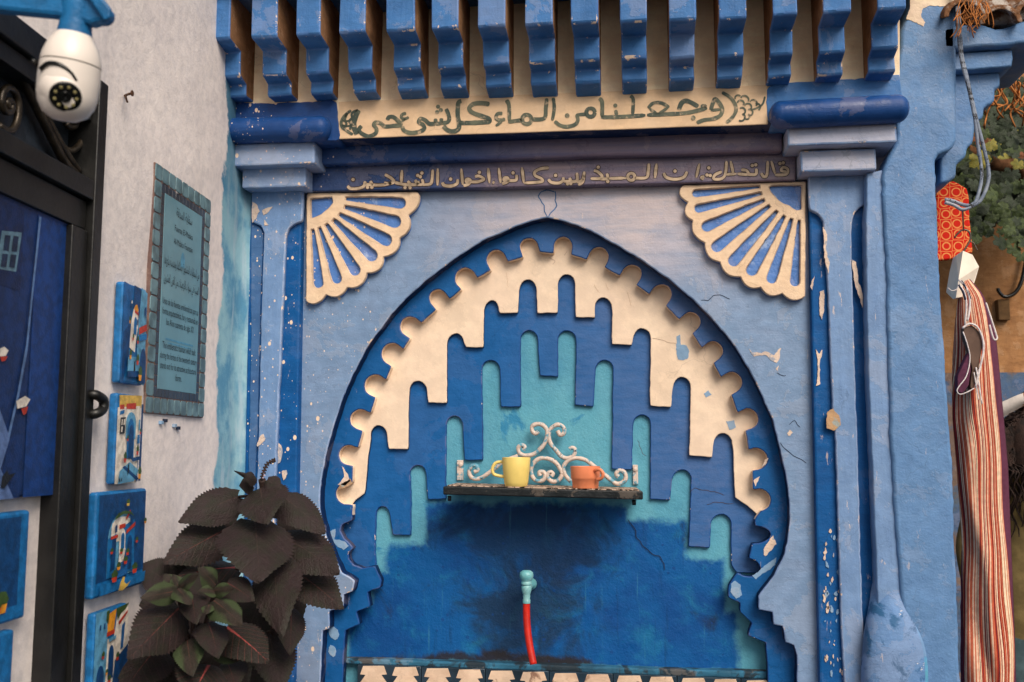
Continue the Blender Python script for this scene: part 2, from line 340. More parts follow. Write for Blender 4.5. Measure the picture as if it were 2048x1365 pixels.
def mk_lower():
    s = N('stained_blue_wall')
    tq = s.mix(s.ramp(s.noise(3.2, 6, .6), .36, .64), lin(88, 158, 180), lin(76, 144, 172)); tq = s.mix(s.ramp(s.noise(1, 5, .65, s.map((16, 9, 9))), .35, .7, 0, .4), tq, lin(108, 172, 190)); tq = s.mix(s.ramp(s.noise(7, 7, .62, dist=.6), .6, .68, 0, .85), tq, lin(40, 124, 168))
    b = s.mix(s.ramp(s.noise(5, 7, .62), .4, .62), lin(6, 84, 148), lin(4, 70, 134))
    b = s.mix(s.ramp(s.noise(9, 8, .7, dist=.5), .50, .72, 0, .6), b, lin(30, 116, 156))
    x, y, z = s.sep()
    t = P(1060, 1210, .116)
    def blob(cx, cz, sx, sz):
        dx = s.math('DIVIDE', s.math('SUBTRACT', x, cx-FX), sx); dz = s.math('DIVIDE', s.math('SUBTRACT', z, cz), sz)
        return s.math('SQRT', s.math('ADD', s.math('MULTIPLY', dx, dx), s.math('MULTIPLY', dz, dz)))
    nn = s.noise(6.5, 8, .68, dist=.7)
    k = s.math('ADD', s.ramp(blob(t.x, t.z, .30, .27), .1, 1.3, .36, 0), nn)
    b = s.mix(s.ramp(k, .60, .86, 0, .74), b, lin(22, 36, 44))
    t2 = P(900, 1330, .116)
    k2 = s.math('ADD', s.ramp(blob(t2.x+.15, t2.z, .5, .06), .2, 1.2, .42, 0), nn)
    b = s.mix(s.ramp(k2, .62, .82, 0, .9), b, lin(40, 34, 28))
    t3 = P(1060, 1075, .116)                   # soot and mould under the shelf, with its shadow painted in
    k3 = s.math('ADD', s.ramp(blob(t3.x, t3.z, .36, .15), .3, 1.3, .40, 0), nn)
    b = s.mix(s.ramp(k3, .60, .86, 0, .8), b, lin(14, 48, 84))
    st_ = s.noise(1, 6, .68, s.map((34, 34, 2.4))); b = s.mix(s.ramp(st_, .56, .72, 0, .5), b, lin(6, 46, 84)); b = s.mix(s.ramp(st_, .30, .40, .38, 0), b, lin(64, 132, 160))
    sp = s.vor(60); rr = s.sep(sp.outputs['Color'])
    m = s.ramp(s.math('SUBTRACT', sp.outputs['Distance'], s.math('MULTIPLY', s.math('POWER', rr[0], 9.0), .38)), 0, .05, 1, 0)
    b = s.mix(s.math('MULTIPLY', m, .7), b, lin(10, 62, 125))
    jn = s.math('MULTIPLY', s.math('SUBTRACT', s.noise(9, 8, .7), .5), .075)
    xj = s.math('ADD', x, jn); zj = s.math('ADD', z, s.math('MULTIPLY', s.math('SUBTRACT', s.noise(11, 8, .72), .5), .075))
    def PX(a, bb): q = P(a, bb, .116); return q.x-FX, q.z
    def box_(xa, xb, zt, sf=.014):
        q = s.math('MULTIPLY', s.ramp(xj, xa-sf, xa+sf), s.ramp(xj, xb-sf, xb+sf, 1, 0)); return s.math('MULTIPLY', q, s.ramp(zj, zt-sf, zt+sf, 1, 0))
    X = lambda a: PX(a, 1150)[0]; Z = lambda bb: PX(1100, bb)[1]
    mk = box_(X(852), X(1256), Z(1006))
    for xa, xb, yy in ((775, 1000, 1092), (1100, 1374, 1040), (1100, 1450, 1114), (745, 1000, 1150), (700, 1100, 1215), (1100, 1472, 1215)): mk = s.math('MAXIMUM', mk, box_(X(xa), X(xb), Z(yy)))
    mk = s.math('MULTIPLY', mk, s.ramp(zj, Z(1338), Z(1326)))
    b = s.mix(mk, tq, b)
    h = s.math('ADD', s.noise(14, 7, .65), s.math('MULTIPLY', s.noise(160, 3), .2))
    return s.done(b, s.ramp(nn, .3, .7, .45, .75), s.bump(h, .6, .01), .22)
# ================================================================== ground
FX = P(1110, 700, 0).x
gm = N('stone_ground'); gv = gm.vor(3.0, feat='DISTANCE_TO_EDGE')
gc = gm.mix(gm.ramp(gm.noise(2.5, 6), .35, .65), lin(56, 53, 50), lin(44, 42, 40))
gc = gm.mix(gm.ramp(gv.outputs['Distance'], 0.0, .05, 1, 0), gc, lin(40, 38, 36))
M['ground'] = gm.done(gc, .8, gm.bump(gm.ramp(gv.outputs['Distance'], 0, .08), .5, .02), .2)
g = mesh('ground', [(-60,-60,0),(60,-60,0),(60,60,0),(-60,60,0)], [(0,1,2,3)], M['ground']); g['kind'] = 'structure'
# ================================================================== the fountain
FO = root('wall_fountain', 'blue and cream painted wall fountain with stepped arch niche and corbelled cornice', 'fountain', (FX, 0, 0))
M['lower'] = mk_lower()
ARCH = [(640,1430),(640,1365),(645,1262),(659,1259),(659,1221),(686,1217),(686,1189),(705,1184),(710,1162),(683,1146),(669,1117),(655,1076),(643,1038),(639,1005),(640,975),(644,950),(651,912),(666,855),(682,805),(705,752),(731,700),(747,677),(780,632),(815,594),(850,562),(910,517),(970,479),(1025,456),(1070,440),(1096,435),(1120,441),(1137,445),(1182,461),(1235,492),(1290,525),(1340,560),(1387,600),(1422,635),(1452,670),(1474,700),(1497,737),(1522,787),(1545,840),(1562,900),(1572,950),(1578,1000),(1579,1035),(1577,1069),(1570,1109),(1550,1149),(1527,1179),(1516,1192),(1517,1221),(1546,1224),(1547,1250),(1566,1253),(1571,1286),(1589,1291),(1594,1311),(1594,1365),(1594,1430)]
def U(l, t, r, n=9):
    l, t, r = Vector(l), Vector(t), Vector(r); c = (l+r)/2; a = (r-l)/2; b = t-c
    return [tuple(c-a*math.cos(k*math.pi/n)+b*math.sin(k*math.pi/n)) for k in range(n+1)]
def lobe(p, q, depth=34):
    p, q = Vector(p), Vector(q); d = q-p; n = Vector((d.y, -d.x)).normalized()
    if n.dot(p-Vector((1105, 960))) < 0: n = -n
    r = d.length/2*1.06; h = max(2, depth-r); c = (p+q)/2+n*h; e = d.normalized()
    return [tuple(c-e*(r*math.cos(k*math.pi/10))+n*(r*math.sin(k*math.pi/10))) for k in range(11)]
TEETH = [((704,967),(706,932)),((715,896),(725,862)),((740,827),(750,795)),((772,760),(782,732)),((806,699),(820,677)),((842,646),(872,619)),((899,599),(922,579)),((954,555),(982,540)),((1015,524),(1046,514)),((1079,504),(1107,506)),((1142,509),(1174,519)),((1209,535),(1240,551)),((1272,570),(1300,589)),((1332,611),(1359,640)),((1385,667),(1404,696)),((1427,726),(1442,755)),((1462,789),(1476,825)),((1491,862),(1497,900)),((1505,941),(1506,980))]
SC = [(685,1430),(685,1365),(690,1261),(720,1249),(712,1224),(740,1214),(735,1184),(760,1176),(762,1161),(750,1132),(727,1137),(707,1131),(697,1118),(697,1106),(707,1096),(687,1076),(680,1062),(684,1050),(704,1041),(705,1010)]
SC += lobe((705,1008), (704,967), 33)
for i, (a, b) in enumerate(TEETH):
    SC += [a, b]
    if i+1 < len(TEETH): SC += lobe(b, TEETH[i+1][0])
SC += lobe((1506,980), (1508,1022), 35)
SC += [(1509,1040)]+U((1510,1053), (1542,1072), (1504,1088))+[(1499,1110)]+U((1497,1116), (1522,1142), (1486,1152), 7)+[(1474,1146),(1457,1172),(1456,1196),(1480,1206),(1480,1224),(1504,1246),(1496,1271),(1532,1286),(1536,1365),(1536,1430)]
CR = [(640,1430),(640,1060),(690,1030),(702,1013),(712,1000),(729,987),(732,962),(736,912),(741,876)]+U((741,872),(757,851),(774,872))+[(777,899),(816,899),(817,805)]+U((819,783),(836,762),(854,783))+[(856,806),(894,806),(893,737)]+U((894,688),(911,667),(928,686))+[(932,695),(967,695),(967,640)]+U((968,622),(984,601),(998,622))+[(1000,627),(1036,626)]+U((1038,582),(1056,559),(1073,582))+[(1075,626),(1115,626)]+U((1116,569),(1133,549),(1150,569))+[(1151,635),(1189,636)]+U((1190,615),(1206,595),(1224,615))+[(1224,689),(1264,691)]+U((1266,677),(1284,657),(1301,677))+[(1300,812),(1342,815)]+U((1346,775),(1364,754),(1381,775))+[(1379,911),(1425,915)]+U((1427,888),(1446,867),(1465,888))+[(1470,995),(1495,1012),(1510,1026),(1530,1042),(1600,1060),(1600,1430)]
TQ = [(640,1430),(640,1142),(752,1138),(750,1106)]+U((752,1032),(765,1013),(780,1032))+[(785,1070),(822,1071),(822,1000)]+U((820,947),(836,931),(852,947))+[(854,999),(892,999)]+U((892,850),(909,832),(925,850))+[(928,921),(966,921)]+U((964,738),(981,721),(999,738))+[(1001,814),(1042,814)]+U((1041,680),(1058,661),(1075,680))+[(1079,752),(1116,754)]+U((1116,680),(1134,662),(1152,680))+[(1150,811),(1187,814)]+U((1191,739),(1209,721),(1226,739))+[(1223,938),(1264,941)]+U((1266,850),(1284,830),(1301,850))+[(1300,999),(1341,1001)]+U((1344,960),(1364,940),(1382,960))+[(1377,1094),(1420,1096)]+U((1422,1049),(1443,1029),(1462,1049))+[(1462,1131),(1472,1146),(1600,1150),(1600,1430)]
Y1, Y2, Y3, Y4 = .052, .085, .102, .116
xL, xR = P(495, 700, 0).x, P(1812, 700, 0).x
zT = P(1110, 330, 0).z
def rect(x0, x1, z0, z1): return [(x0, z0), (x1, z0), (x1, z1), (x0, z1)]
a0 = xz(ARCH, 0)
plate('front_wall', rect(xL, xR, .25, zT), [a0], 0, .010, M['spandrel'], FO, .004, .0016, .01, 1, wobble_outer=False, label='light blue plaster face round the pointed arch', edge=M['edge_light'])
plate('arch_reveal', rect(xL+.01, xR-.01, .26, zT-.01), [a0], .0085, Y1+.003, M['navy'], FO, .001, .0016, .01, 1, wobble_outer=False)
s0 = xz(SC, Y1)
rL, rR, rT = P(560, 700, Y1).x, P(1680, 700, Y1).x, P(1110, 400, Y1).z
plate('scalloped_ring', rect(rL, rR, .27, rT), [s0], Y1, Y1+.008, M['ring'], FO, .003, .0013, .008, 5, wobble_outer=False, label='dark blue ring with a scalloped inner edge', edge=M['edge_blue'])
SR = plate('scallop_reveal', rect(rL+.01, rR-.01, .28, rT-.01), [s0], Y1+.006, Y2+.003, M['cream'], FO, .001, .0013, .008, 5, wobble_outer=False)
SR.data.materials.append(M['navy']); zlim = P(1100, 1034, Y2).z
for pg in SR.data.polygons:
    if pg.center.z < zlim: pg.material_index = 1
c0 = xz(CR, Y2)
plate('cream_band', rect(rL+.02, rR-.02, .29, rT-.02), [c0], Y2, Y2+.006, M['cream'], FO, .0025, .0013, .008, 9, wobble_outer=False, label='cream stepped band inside the arch')
plate('cream_band_edge', rect(rL+.03, rR-.03, .30, rT-.03), [c0], Y2+.004, Y3+.003, M['navy'], FO, .001, .0013, .008, 9, wobble_outer=False)
t0 = xz(TQ, Y3)
plate('blue_stepped_relief', rect(rL+.04, rR-.04, .31, rT-.04), [t0], Y3, Y4+.002, M['blue'], FO, .003, .0013, .008, 13, wobble_outer=False, edge=M['edge_blue'])
b0, b1 = P(620, 700, Y4).x, P(1640, 700, Y4).x
mesh('niche_back', [(b0, Y4, .3), (b1, Y4, .3), (b1, Y4, rT-.1), (b0, Y4, rT-.1)], [(0,1,2,3)], M['lower'], FO, label='turquoise niche wall with stained deep blue paint below the shelf')
# ---- bands above the arch
def band(name, corners, Y, Yb, mat, bv=.004, label=None):
    tl, tr, br, bl = [P(a, b, Y) for a, b in corners]
    n = 24; vs_ = []
    for i in range(n+1):
        f = i/n; t = tl.lerp(tr, f); b = bl.lerp(br, f)
        dz = .0022*noise.noise(Vector((t.x*5, Y*40, 3))); t.z += dz; b.z += .0022*noise.noise(Vector((b.x*5, Y*40, 8)))
        vs_ += [(t.x, Y, t.z), (b.x, Y, b.z), (b.x, Yb, b.z), (t.x, Yb, t.z)]
    fs = [(0,1,2,3), (4*n+3, 4*n+2, 4*n+1, 4*n)]
    for i in range(n):
        for k in range(4): fs.append((4*i+k, 4*i+4+k, 4*i+4+(k+1) % 4, 4*i+(k+1) % 4))
    return bev(mesh(name, vs_, fs, mat, FO, label=label), bv, 3)
band('inscription_band', [(612,330),(1592,296),(1592,361),(612,384)], -.04, .03, M['inscr'], .005)
band('moulding', [(615,288),(1566,255),(1566,301),(615,329)], -.08, .02, M['mould'], .012)
YF = -.16
band('fascia', [(425,-120),(1800,-140),(1800,231),(425,279)], YF, .05, M['gapcream'], .004, 'sand cream back wall of the cornice')
band('fascia_soffit', [(425,279.6),(1800,231.6),(1800,239),(425,287)], YF+.0008, .04, M['navy'], .002)
band('inscription_panel', [(677,203),(1536,170),(1536,248.5),(677,278.5)], YF-.002, YF+.004, M['creamband'], .003)
plate('fascia_blue_end', xz([(428,196),(470,203),(500,206),(545,207),(570,206),(600,204),(640,202),(662,198),(674,203),(676,240),(681,270),(679,282),(428,288)], YF-.002), [], YF-.004, .0, M['roll'], FO, .0015, .003, .012, 21)
plate('fascia_blue_end', xz([(1536,172),(1560,168),(1585,166),(1625,163),(1660,160),(1690,160),(1720,158),(1745,154),(1800,148),(1804,230),(1640,246),(1545,250),(1537,240),(1534,205)], YF-.002), [], YF-.004, .0, M['corbel'], FO, .0015, .003, .012, 22)
# ---- corbels
T3 = [(440,492),(535,582),(621,666),(705,752),(794,848),(881,932),(971.5,1022),(1062,1113),(1150,1201),(1244,1294),(1338,1388),(1434,1485),(1536,1582),(1634,1685),(1737,1791)]
def itp(x, tab):
    for (a, b), (c, d) in zip(tab, tab[1:]):
        if x <= c: return b+(d-b)*(x-a)/(c-a)
    return tab[-1][1]
for i, (xa, xb) in enumerate(T3):
    xm = (xa+xb)/2
    yb0 = itp(xm, [(300,209),(558,205),(728,201),(1175,194),(1459,178),(1660,166),(1900,158)])
    y3 = itp(xm, [(300,200),(558,192),(728,184.6),(1175,166),(1459,158),(1660,151),(1900,136)])
    y2 = itp(xm, [(300,160),(558,151),(728,143),(1175,121.5),(1459,114),(1660,106),(1900,88)])
    y1 = itp(xm, [(300,84),(558,74),(728,65),(1175,46),(1459,38.5),(1660,26),(1900,12)])
    A = P(xa, y3, -.22); B = P(xb, y3, -.22)
    z3 = A.z*.5+B.z*.5; zb = P(xm, yb0, YF).z; z2 = P(xm, y2, -.27).z; z1 = P(xm, y1, -.36).z
    prof = [(YF+.01, zb), (YF-.004, zb), (-.215, z3), (-.22, z3+.008), (-.222, z2-.010), (-.265, z2), (-.27, z2+.008), (-.272, z1-.006), (-.355, z1), (-.36, z1+.008), (-.362, 2.96), (YF+.01, 2.96)]
    vs_, fs, mi = [], [], []
    n = len(prof); rows = 7
    for r in range(rows):
        f = r/(rows-1); x = A.x+(B.x-A.x)*f
        for k, (yy, zz) in enumerate(prof):
            j = noise.noise(Vector((x*22, yy*30+i*5, zz*22)))
            edge = .0035*noise.noise(Vector((i*3.1+r*2.7, zz*28, 4))) if r in (0, rows-1) else 0
            w8 = 1.04 if yy < -.30 else 1.0
            vs_.append((FX+((A.x+B.x)/2-FX)+(x-(A.x+B.x)/2)*w8+edge, yy+.003*j, zz+.003*j))
    for r in range(rows-1):
        for k in range(n):
            fs.append((r*n+k, r*n+(k+1) % n, (r+1)*n+(k+1) % n, (r+1)*n+k)); mi.append(0)
    fs.append(tuple(reversed(range(n)))); mi.append(1); fs.append(tuple(range((rows-1)*n, rows*n))); mi.append(1)
    o = mesh('corbel', vs_, fs, [M['corbel'], M['corbelside']], FO, mi=mi); bev(o, .005, 2, M['edge_corbel'])
box('shade_slab', P(400, 0, -.3).x-.05, xR+.05, -.40, .25, 2.955, 3.2, M['corbel'], FO, .008)  # unseen slab over the corbels, added to darken the tops of the gaps
# ---- capitals and pilasters
def pblock(name, x0, x1, y0, y1, Yf, mat, parent, bv=.006, tilt=0):
    a = P(x0, (y0+y1)/2, Yf); b = P(x1, (y0+y1)/2, Yf); z1 = P((x0+x1)/2, y0, Yf).z; z0 = P((x0+x1)/2, y1, Yf).z
    vs_ = []; n = 6
    for i in range(n+1):
        f = i/n; x = a.x+(b.x-a.x)*f; e = tilt*(f-.5)
        j = lambda q: .0016*noise.noise(Vector((x*20, q, Yf*50)))
        vs_ += [(x, Yf, z0+e+j(1)), (x, Yf, z1+e+j(2)), (x, .02, z1+e+j(2)), (x, .02, z0+e+j(1))]
    fs = [(0,1,2,3), (4*n+3, 4*n+2, 4*n+1, 4*n)]
    for i in range(n):
        for k in range(4): fs.append((4*i+k, 4*i+4+k, 4*i+4+(k+1) % 4, 4*i+(k+1) % 4))
    return bev(mesh(name, vs_, fs, mat, parent), bv, 2, M['edge_light'])
def roll(name, x0, x1, yc, r, Yc, parent, mat):
    a, b = P(x0, yc[0], Yc), P(x1, yc[1], Yc); d = (b-a); ln = d.length; e = d.normalized()
    prof = [(0, 0)]+[(r*math.sin(k*math.pi/12), r*.8*(1-math.cos(k*math.pi/12))) for k in range(1, 7)]
    prof += [(r*(1+.03*noise.noise(Vector((k*.7, x0, 1)))), r*.8+(ln-1.6*r)*k/16) for k in range(1, 16)]
    prof += [(r*math.sin(k*math.pi/12), ln-r*.8*(1-math.cos(k*math.pi/12))) for k in range(6, 0, -1)]+[(0, ln)]
    return lathe(name, prof, a, e, mat, parent, 24)
PILL = mesh('pilaster', [(v.x, v.y, v.z) for v in [P(500,378,-.032),P(604,374,-.032),P(585,1430,-.032),P(480,1430,-.032)]]+[(v.x, .02, v.z) for v in [P(500,378,-.032),P(604,374,-.032),P(585,1430,-.032),P(480,1430,-.032)]], BOXF, M['flute'], FO, label='fluted pilaster by the white wall')
bev(PILL, .006)
plate('shaft_face', xz([(503,372),(606,370),(604,442),(590,447),(578,456),(572,472),(566,600),(555,860),(549,1000),(540,1430),(500,1430),(512,1000),(517,860),(523,600),(528,466),(522,452),(508,446),(502,440)], -.05), [], -.05, -.03, M['column'], PILL, .005, .0014, .012, 31, edge=M['edge_light'])
plate('flute_inlay', xz([(502,450),(510,448),(520,454),(526,468),(521,600),(515,860),(508,1000),(498,1430),(484,1430),(496,1000),(502,700)], -.036), [], -.0365, -.02, M['greyflute'], PILL, .002, .001, .012, 32)
pblock('capital_block', 450, 629, 286, 330, -.155, M['capital'], PILL, tilt=-.002)
pblock('capital_block', 484, 611, 331, 375, -.11, M['capital'], PILL, tilt=-.002)
roll('capital_roll', 422, 662, (263, 258), .041, -.172, PILL, M['roll'])
rq = [P(1617,352,-.032),P(1731,347,-.032),P(1762,1430,-.032),P(1641,1430,-.032)]
PILR = mesh('pilaster', [(v.x, v.y, v.z) for v in rq]+[(v.x, .02, v.z) for v in rq], BOXF, M['flute'], FO, label='peeling fluted pilaster beside the blue pier')
bev(PILR, .006)
plate('shaft_face', xz([(1617,350),(1731,346),(1729,410),(1718,416),(1709,426),(1703,448),(1705,540),(1707,616),(1711,760),(1715,860),(1720,1050),(1726,1240),(1738,1430),(1692,1430),(1683,1267),(1676,1045),(1670,860),(1666,818),(1660,700),(1656,580),(1650,500),(1646,442),(1636,428),(1618,420)], -.05), [], -.05, -.03, M['column'], PILR, .005, .0014, .012, 33, edge=M['edge_light'])
pblock('capital_block', 1575, 1794, 249, 288, -.155, M['capital'], PILR, tilt=-.002)
pblock('capital_block', 1601, 1753, 299, 342, -.11, M['capital'], PILR, tilt=-.002)
roll('capital_roll', 1538, 1818, (232, 217), .042, -.172, PILR, M['roll'])
plate('side_strip', xz([(1733,346),(1768,340),(1770,460),(1776,565),(1783,882),(1806,1190),(1818,1430),(1764,1430),(1755,1190),(1742,860),(1733,600)], -.088), [], -.088, .01, M['column'], PILR, .004, .0014, .012, 35)
# swelling pilaster foot
fb = [[(1744,1150,-.03),(1768,1150,-.062),(1822,1150,-.085),(1840,1150,.0)],
      [(1740,1205,-.05),(1758,1205,-.100),(1820,1205,-.106),(1836,1205,.0)],
      [(1728,1254,-.06),(1736,1254,-.128),(1846,1254,-.124),(1866,1252,.0)],
      [(1722,1310,-.06),(1730,1310,-.132),(1872,1306,-.126),(1894,1306,.0)],
      [(1720,1430,-.06),(1732,1430,-.132),(1872,1430,-.126),(1882,1430,.0)]]
vs_ = [P(*q) for rw in fb for q in rw]; fs = []; mi = []
for r in range(4):
    for k in range(3): fs.append((r*4+k, r*4+k+1, r*4+k+5, r*4+k+4)); mi.append(0 if r < 2 else (1 if k < 2 else 2))
M['foot'] = paint('pilaster_foot_blue', lin(104, 140, 186), lin(84, 124, 174), .55, .3, chips=(lin(190, 196, 208), .66, 7), scuff=1, flake=.4, blot=(lin(30, 86, 130), .52, 9), bump=1.5)
M['foottop'] = paint('worn_pale_foot', lin(186, 198, 216), lin(150, 172, 206), .65, .3, chips=(CHIP, .58, 7), scuff=1, bump=1.8)
M['footturq'] = paint('pilaster_foot_turquoise', lin(88, 140, 190), lin(90, 170, 185), .5, .4, blot=(lin(70, 180, 185), .52, 6), chips=(lin(200, 160, 120), .70, 12))
bev(mesh('pilaster_foot', vs_, fs, [M['foot'], M['foot'], M['footturq']], PILR, mi=mi, smooth=True), .014, 2)
FT = [c_ for c_ in PILR.children if c_.name.startswith('pilaster_foot')][0]; FT.modifiers.clear(); sb_ = FT.modifiers.new('round', 'SUBSURF'); sb_.levels = 3; sb_.render_levels = 3
# ---- shell ornaments in the spandrels
def slot(a, b, w0, w1):
    a, b = Vector(a), Vector(b); t = (b-a).normalized(); n = Vector((-t.y, t.x)); r = w1/2; c = b-t*r
    pts = [a+n*(w0/2), (a+c)/2+n*((w0*.55+w1*.5)/2), c+n*r]
    pts += [c+n*(r*math.cos(k*math.pi/8))+t*(r*math.sin(k*math.pi/8)) for k in range(1, 8)]
    pts += [c-n*r, (a+c)/2-n*((w0*.55+w1*.5)/2), a-n*(w0/2)]
    return [tuple(p) for p in pts]
def arcs(notches, cen, bulge):
    out = []
    for a, b in zip(notches, notches[1:]):
        a, b = Vector(a), Vector(b); m = (a+b)/2; n = (m-Vector(cen)).normalized()
        for k in range(8):
            f = k/8; out.append(tuple(a.lerp(b, f)+n*(bulge*math.sin(math.pi*f)**.7)))
    out.append(tuple(notches[-1])); return out
def shellfan(apex, slots, notches, centre, corner, label):
    Ys = -.024
    holes = [xz(slot(a, b, w0, w1), Ys) for a, b, w0, w1 in slots]+[xz(centre, Ys)]
    out = xz([corner]+arcs(notches, apex, 12), Ys)
    back = plate('shell_ornament', [(x, z) for x, z in out], [], -.011, .006, M['shellblue'], FO, .002, .001, .01, 41, label=label)
    plate('shell_rim', out, holes, Ys, -.009, M['shell'], back, .0032, .0009, .007, 43, edge=M['edge_cream'])
shellfan((616,392), [((690,397),(811,407),7,22),((688,413),(801,447),7,24),((678,428),(782,486),7,24),((666,439),(751,519),7,24),((652,448),(715,550),7,23),((638,455),(676,567),6,21),((625,458),(637,576),6,20)],
         [(835,384),(816,431),(799,476),(767,514),(734,546),(694,575),(652,589),(611,602)],
         [(621,398),(664,394),(666,405),(659,413),(650,421),(642,428),(632,433),(622,437)], (613,386), 'cream and blue scallop fan spattered with white')
shellfan((1608,366), [((1520,374),(1385,388),5,15),((1524,387),(1389,419),6,17),((1530,400),(1404,457),6,21),((1540,411),(1425,500),6,23),((1555,422),(1460,530),6,23),((1570,431),(1498,550),6,23),((1584,437),(1540,567),6,21),((1598,440),(1590,573),5,19)],
         [(1366,370),(1376,405),(1386,441),(1410,485),(1441,524),(1482,554),(1522,574),(1565,586),(1611,592)],
         [(1538,374),(1544,371),(1603,371),(1603,419),(1594,421),(1586,417),(1578,410),(1568,407),(1557,399),(1550,390),(1543,384)], (1612,363), 'cream and blue scallop fan beside the peeling pilaster')
# ---- writing
def cA(X, Y): return (660+X/4.267, 170+Y/4.267)
def cB(X, Y): return (1080+X/4.267, 150+Y/4.267)
def cC(X, Y): return (660+X/4, 300+Y/4)
def cD(X, Y): return (1150+X/4, 290+Y/4)
def circ(x, y, r, a0=0, a1=360, n=12): return [(x+r*math.cos(math.radians(a0+(a1-a0)*k/n)), y-r*math.sin(math.radians(a0+(a1-a0)*k/n))) for k in range(n+1)]
SA = [([(245,215),(222,260),(205,320),(210,380),(232,422)], 11), ([(180,218),(130,258),(97,310),(105,362),(150,398),(195,425)], 6), ([(240,215),(205,228),(185,250),(190,285)], 5), ([(150,240),(128,290),(140,335),(125,370)], 5), ([(190,285),(165,310),(180,345),(168,385)], 5), ([(100,300),(135,312),(172,302)], 4), ([(104,345),(140,352),(190,350)], 4), ([(55,255),(42,285),(52,318),(70,342)], 3),
      [(270,350),(246,385),(275,418),(330,438),(388,415),(396,375),(374,345),(390,322),(432,328),(470,355),(540,350),(605,343),(580,308),(540,275),(503,276),(490,302)],
      ([(650,243),(615,255),(610,283),(640,290),(672,276)], 6), ([(640,290),(612,315)], 5), [(615,352),(632,390),(690,410),(770,398),(806,370),(790,338),(757,320),(772,288),(812,302),(850,333),(900,330)], [(903,330),(900,288)], [(900,332),(945,326),(950,285)], [(945,326),(1000,320),(1018,290),(1006,240),(990,205)], ([(922,187)], 7), ([(914,233)], 7), ([(946,216)], 7),
      ([(1122,140),(1095,158),(1090,260),(1102,340),(1094,380),(1050,398),(1000,385),(968,350)], 9), ([(1104,325),(1200,325),(1300,320),(1358,314),(1350,286),(1280,262),(1212,235),(1188,200),(1222,165),(1290,156),(1362,166)], 9),
      ([(1472,245),(1432,247),(1416,280),(1440,300),(1495,294)], 7), ([(1470,308),(1415,352)], 6), ([(1505,130),(1528,180),(1530,312)], 8), ([(1520,316),(1600,306),(1640,300)], 8), (circ(1680,295,40), 8), ([(1722,295),(1828,286),(1842,200),(1850,115)], 8), ([(1905,110),(1914,200),(1897,305)], 7)]
SB = [([(125,395),(170,430),(230,443),(300,424),(324,385),(316,348),(340,340),(392,335)], 7.5), (circ(432,322,36), 8), ([(232,348)], 8),
      ([(505,200),(530,235),(530,358)], 8), ([(522,362),(700,358),(900,345)], 8), ([(655,345),(645,300)], 7), ([(643,262)], 7), ([(770,180),(796,212),(790,345)], 7), ([(914,343),(1100,335),(1250,325),(1380,296),(1422,274)], 8), ([(922,285),(960,246),(1010,236),(1060,250),(1102,280)], 7), ([(935,288),(1000,335)], 6), ([(1090,282),(1010,335)], 6), ([(1185,300),(1206,245),(1242,222),(1290,236),(1352,272)], 9), ([(1372,266),(1424,270)], 8), ([(1308,368)], 8),
      ([(1458,300),(1476,240),(1496,206),(1530,240),(1556,290),(1540,345),(1480,375),(1400,386),(1338,410)], 8), ([(1458,303),(1545,295)], 6), ([(1553,150),(1620,190),(1664,250),(1672,310),(1636,370),(1590,408)], 7)]
SB += [(circ(x, y, r, a, b, 6), 3.6) for x, y, r, a, b in [(1690,200,26,40,200),(1745,215,36,-20,150),(1712,245,28,-30,170),(1820,245,32,-40,150),(1775,275,30,-40,160),(1722,310,30,-80,120),(1790,320,26,-90,120),(1850,275,30,-60,110),(1715,360,34,-120,60),(1765,355,24,-120,60)]]+[([(1800,300),(1850,284),(1900,250),(1920,185)], 4)]
def tr(st, f):
    if isinstance(st, tuple): return ([f(*p) for p in st[0]], st[1])
    return [f(*p) for p in st]
ribbon('arabic_lettering', [tr(s, cA) for s in SA]+[tr(s, cB) for s in SB], lambda a, b: P(a, b, YF-.0034), M['letter'], FO, 8.0, label='grey green painted Arabic inscription on the cream band')
SCc = [[(140,290),(165,310),(220,310),(270,292),(282,252)], [(280,276),(332,278),(322,250)], [(330,282),(420,282),(492,266)], [(438,198),(482,222),(512,256),(470,270),(432,264)], [(575,162),(570,270)], [(520,262),(580,275),(640,280),(622,250)], [(640,278),(692,276),(682,240)], [(692,276),(742,276),(736,235)], [(705,276),(704,250)], [(740,280),(800,274),(816,240),(822,158)], [(862,150),(860,285)], [(185,238)], [(300,300)], [(335,300)], [(600,302)], [(640,302)], [(702,206)], [(735,186)], [(722,216)],
       [(898,260),(915,285),(970,290),(1016,270),(1022,235)], [(965,235)], [(1050,150),(1062,280)], [(1068,288),(1110,272),(1122,242),(1096,235),(1090,255),(1122,260)], [(1122,256),(1180,256),(1232,236),(1192,210),(1160,216)], [(1195,180)], [(1265,145),(1276,266)], [(1315,265),(1300,258)],
       [(1350,145),(1365,266)], [(1376,272),(1420,256),(1422,226),(1395,226),(1395,246),(1430,246)], [(1430,246),(1488,242),(1492,200)], [(1465,185)], [(1535,140),(1550,266)], [(1552,266),(1690,256),(1692,232),(1642,206),(1640,176),(1690,150),(1752,145)],
       [(1748,235),(1770,260),(1830,266),(1862,246),(1866,220)], [(1805,205)], [(1866,252),(1922,250),(1916,224)], [(1900,272)], [(1926,270)], [(1975,184),(1976,246),(1930,256)], [(2032,204),(2022,256),(1986,282)]]
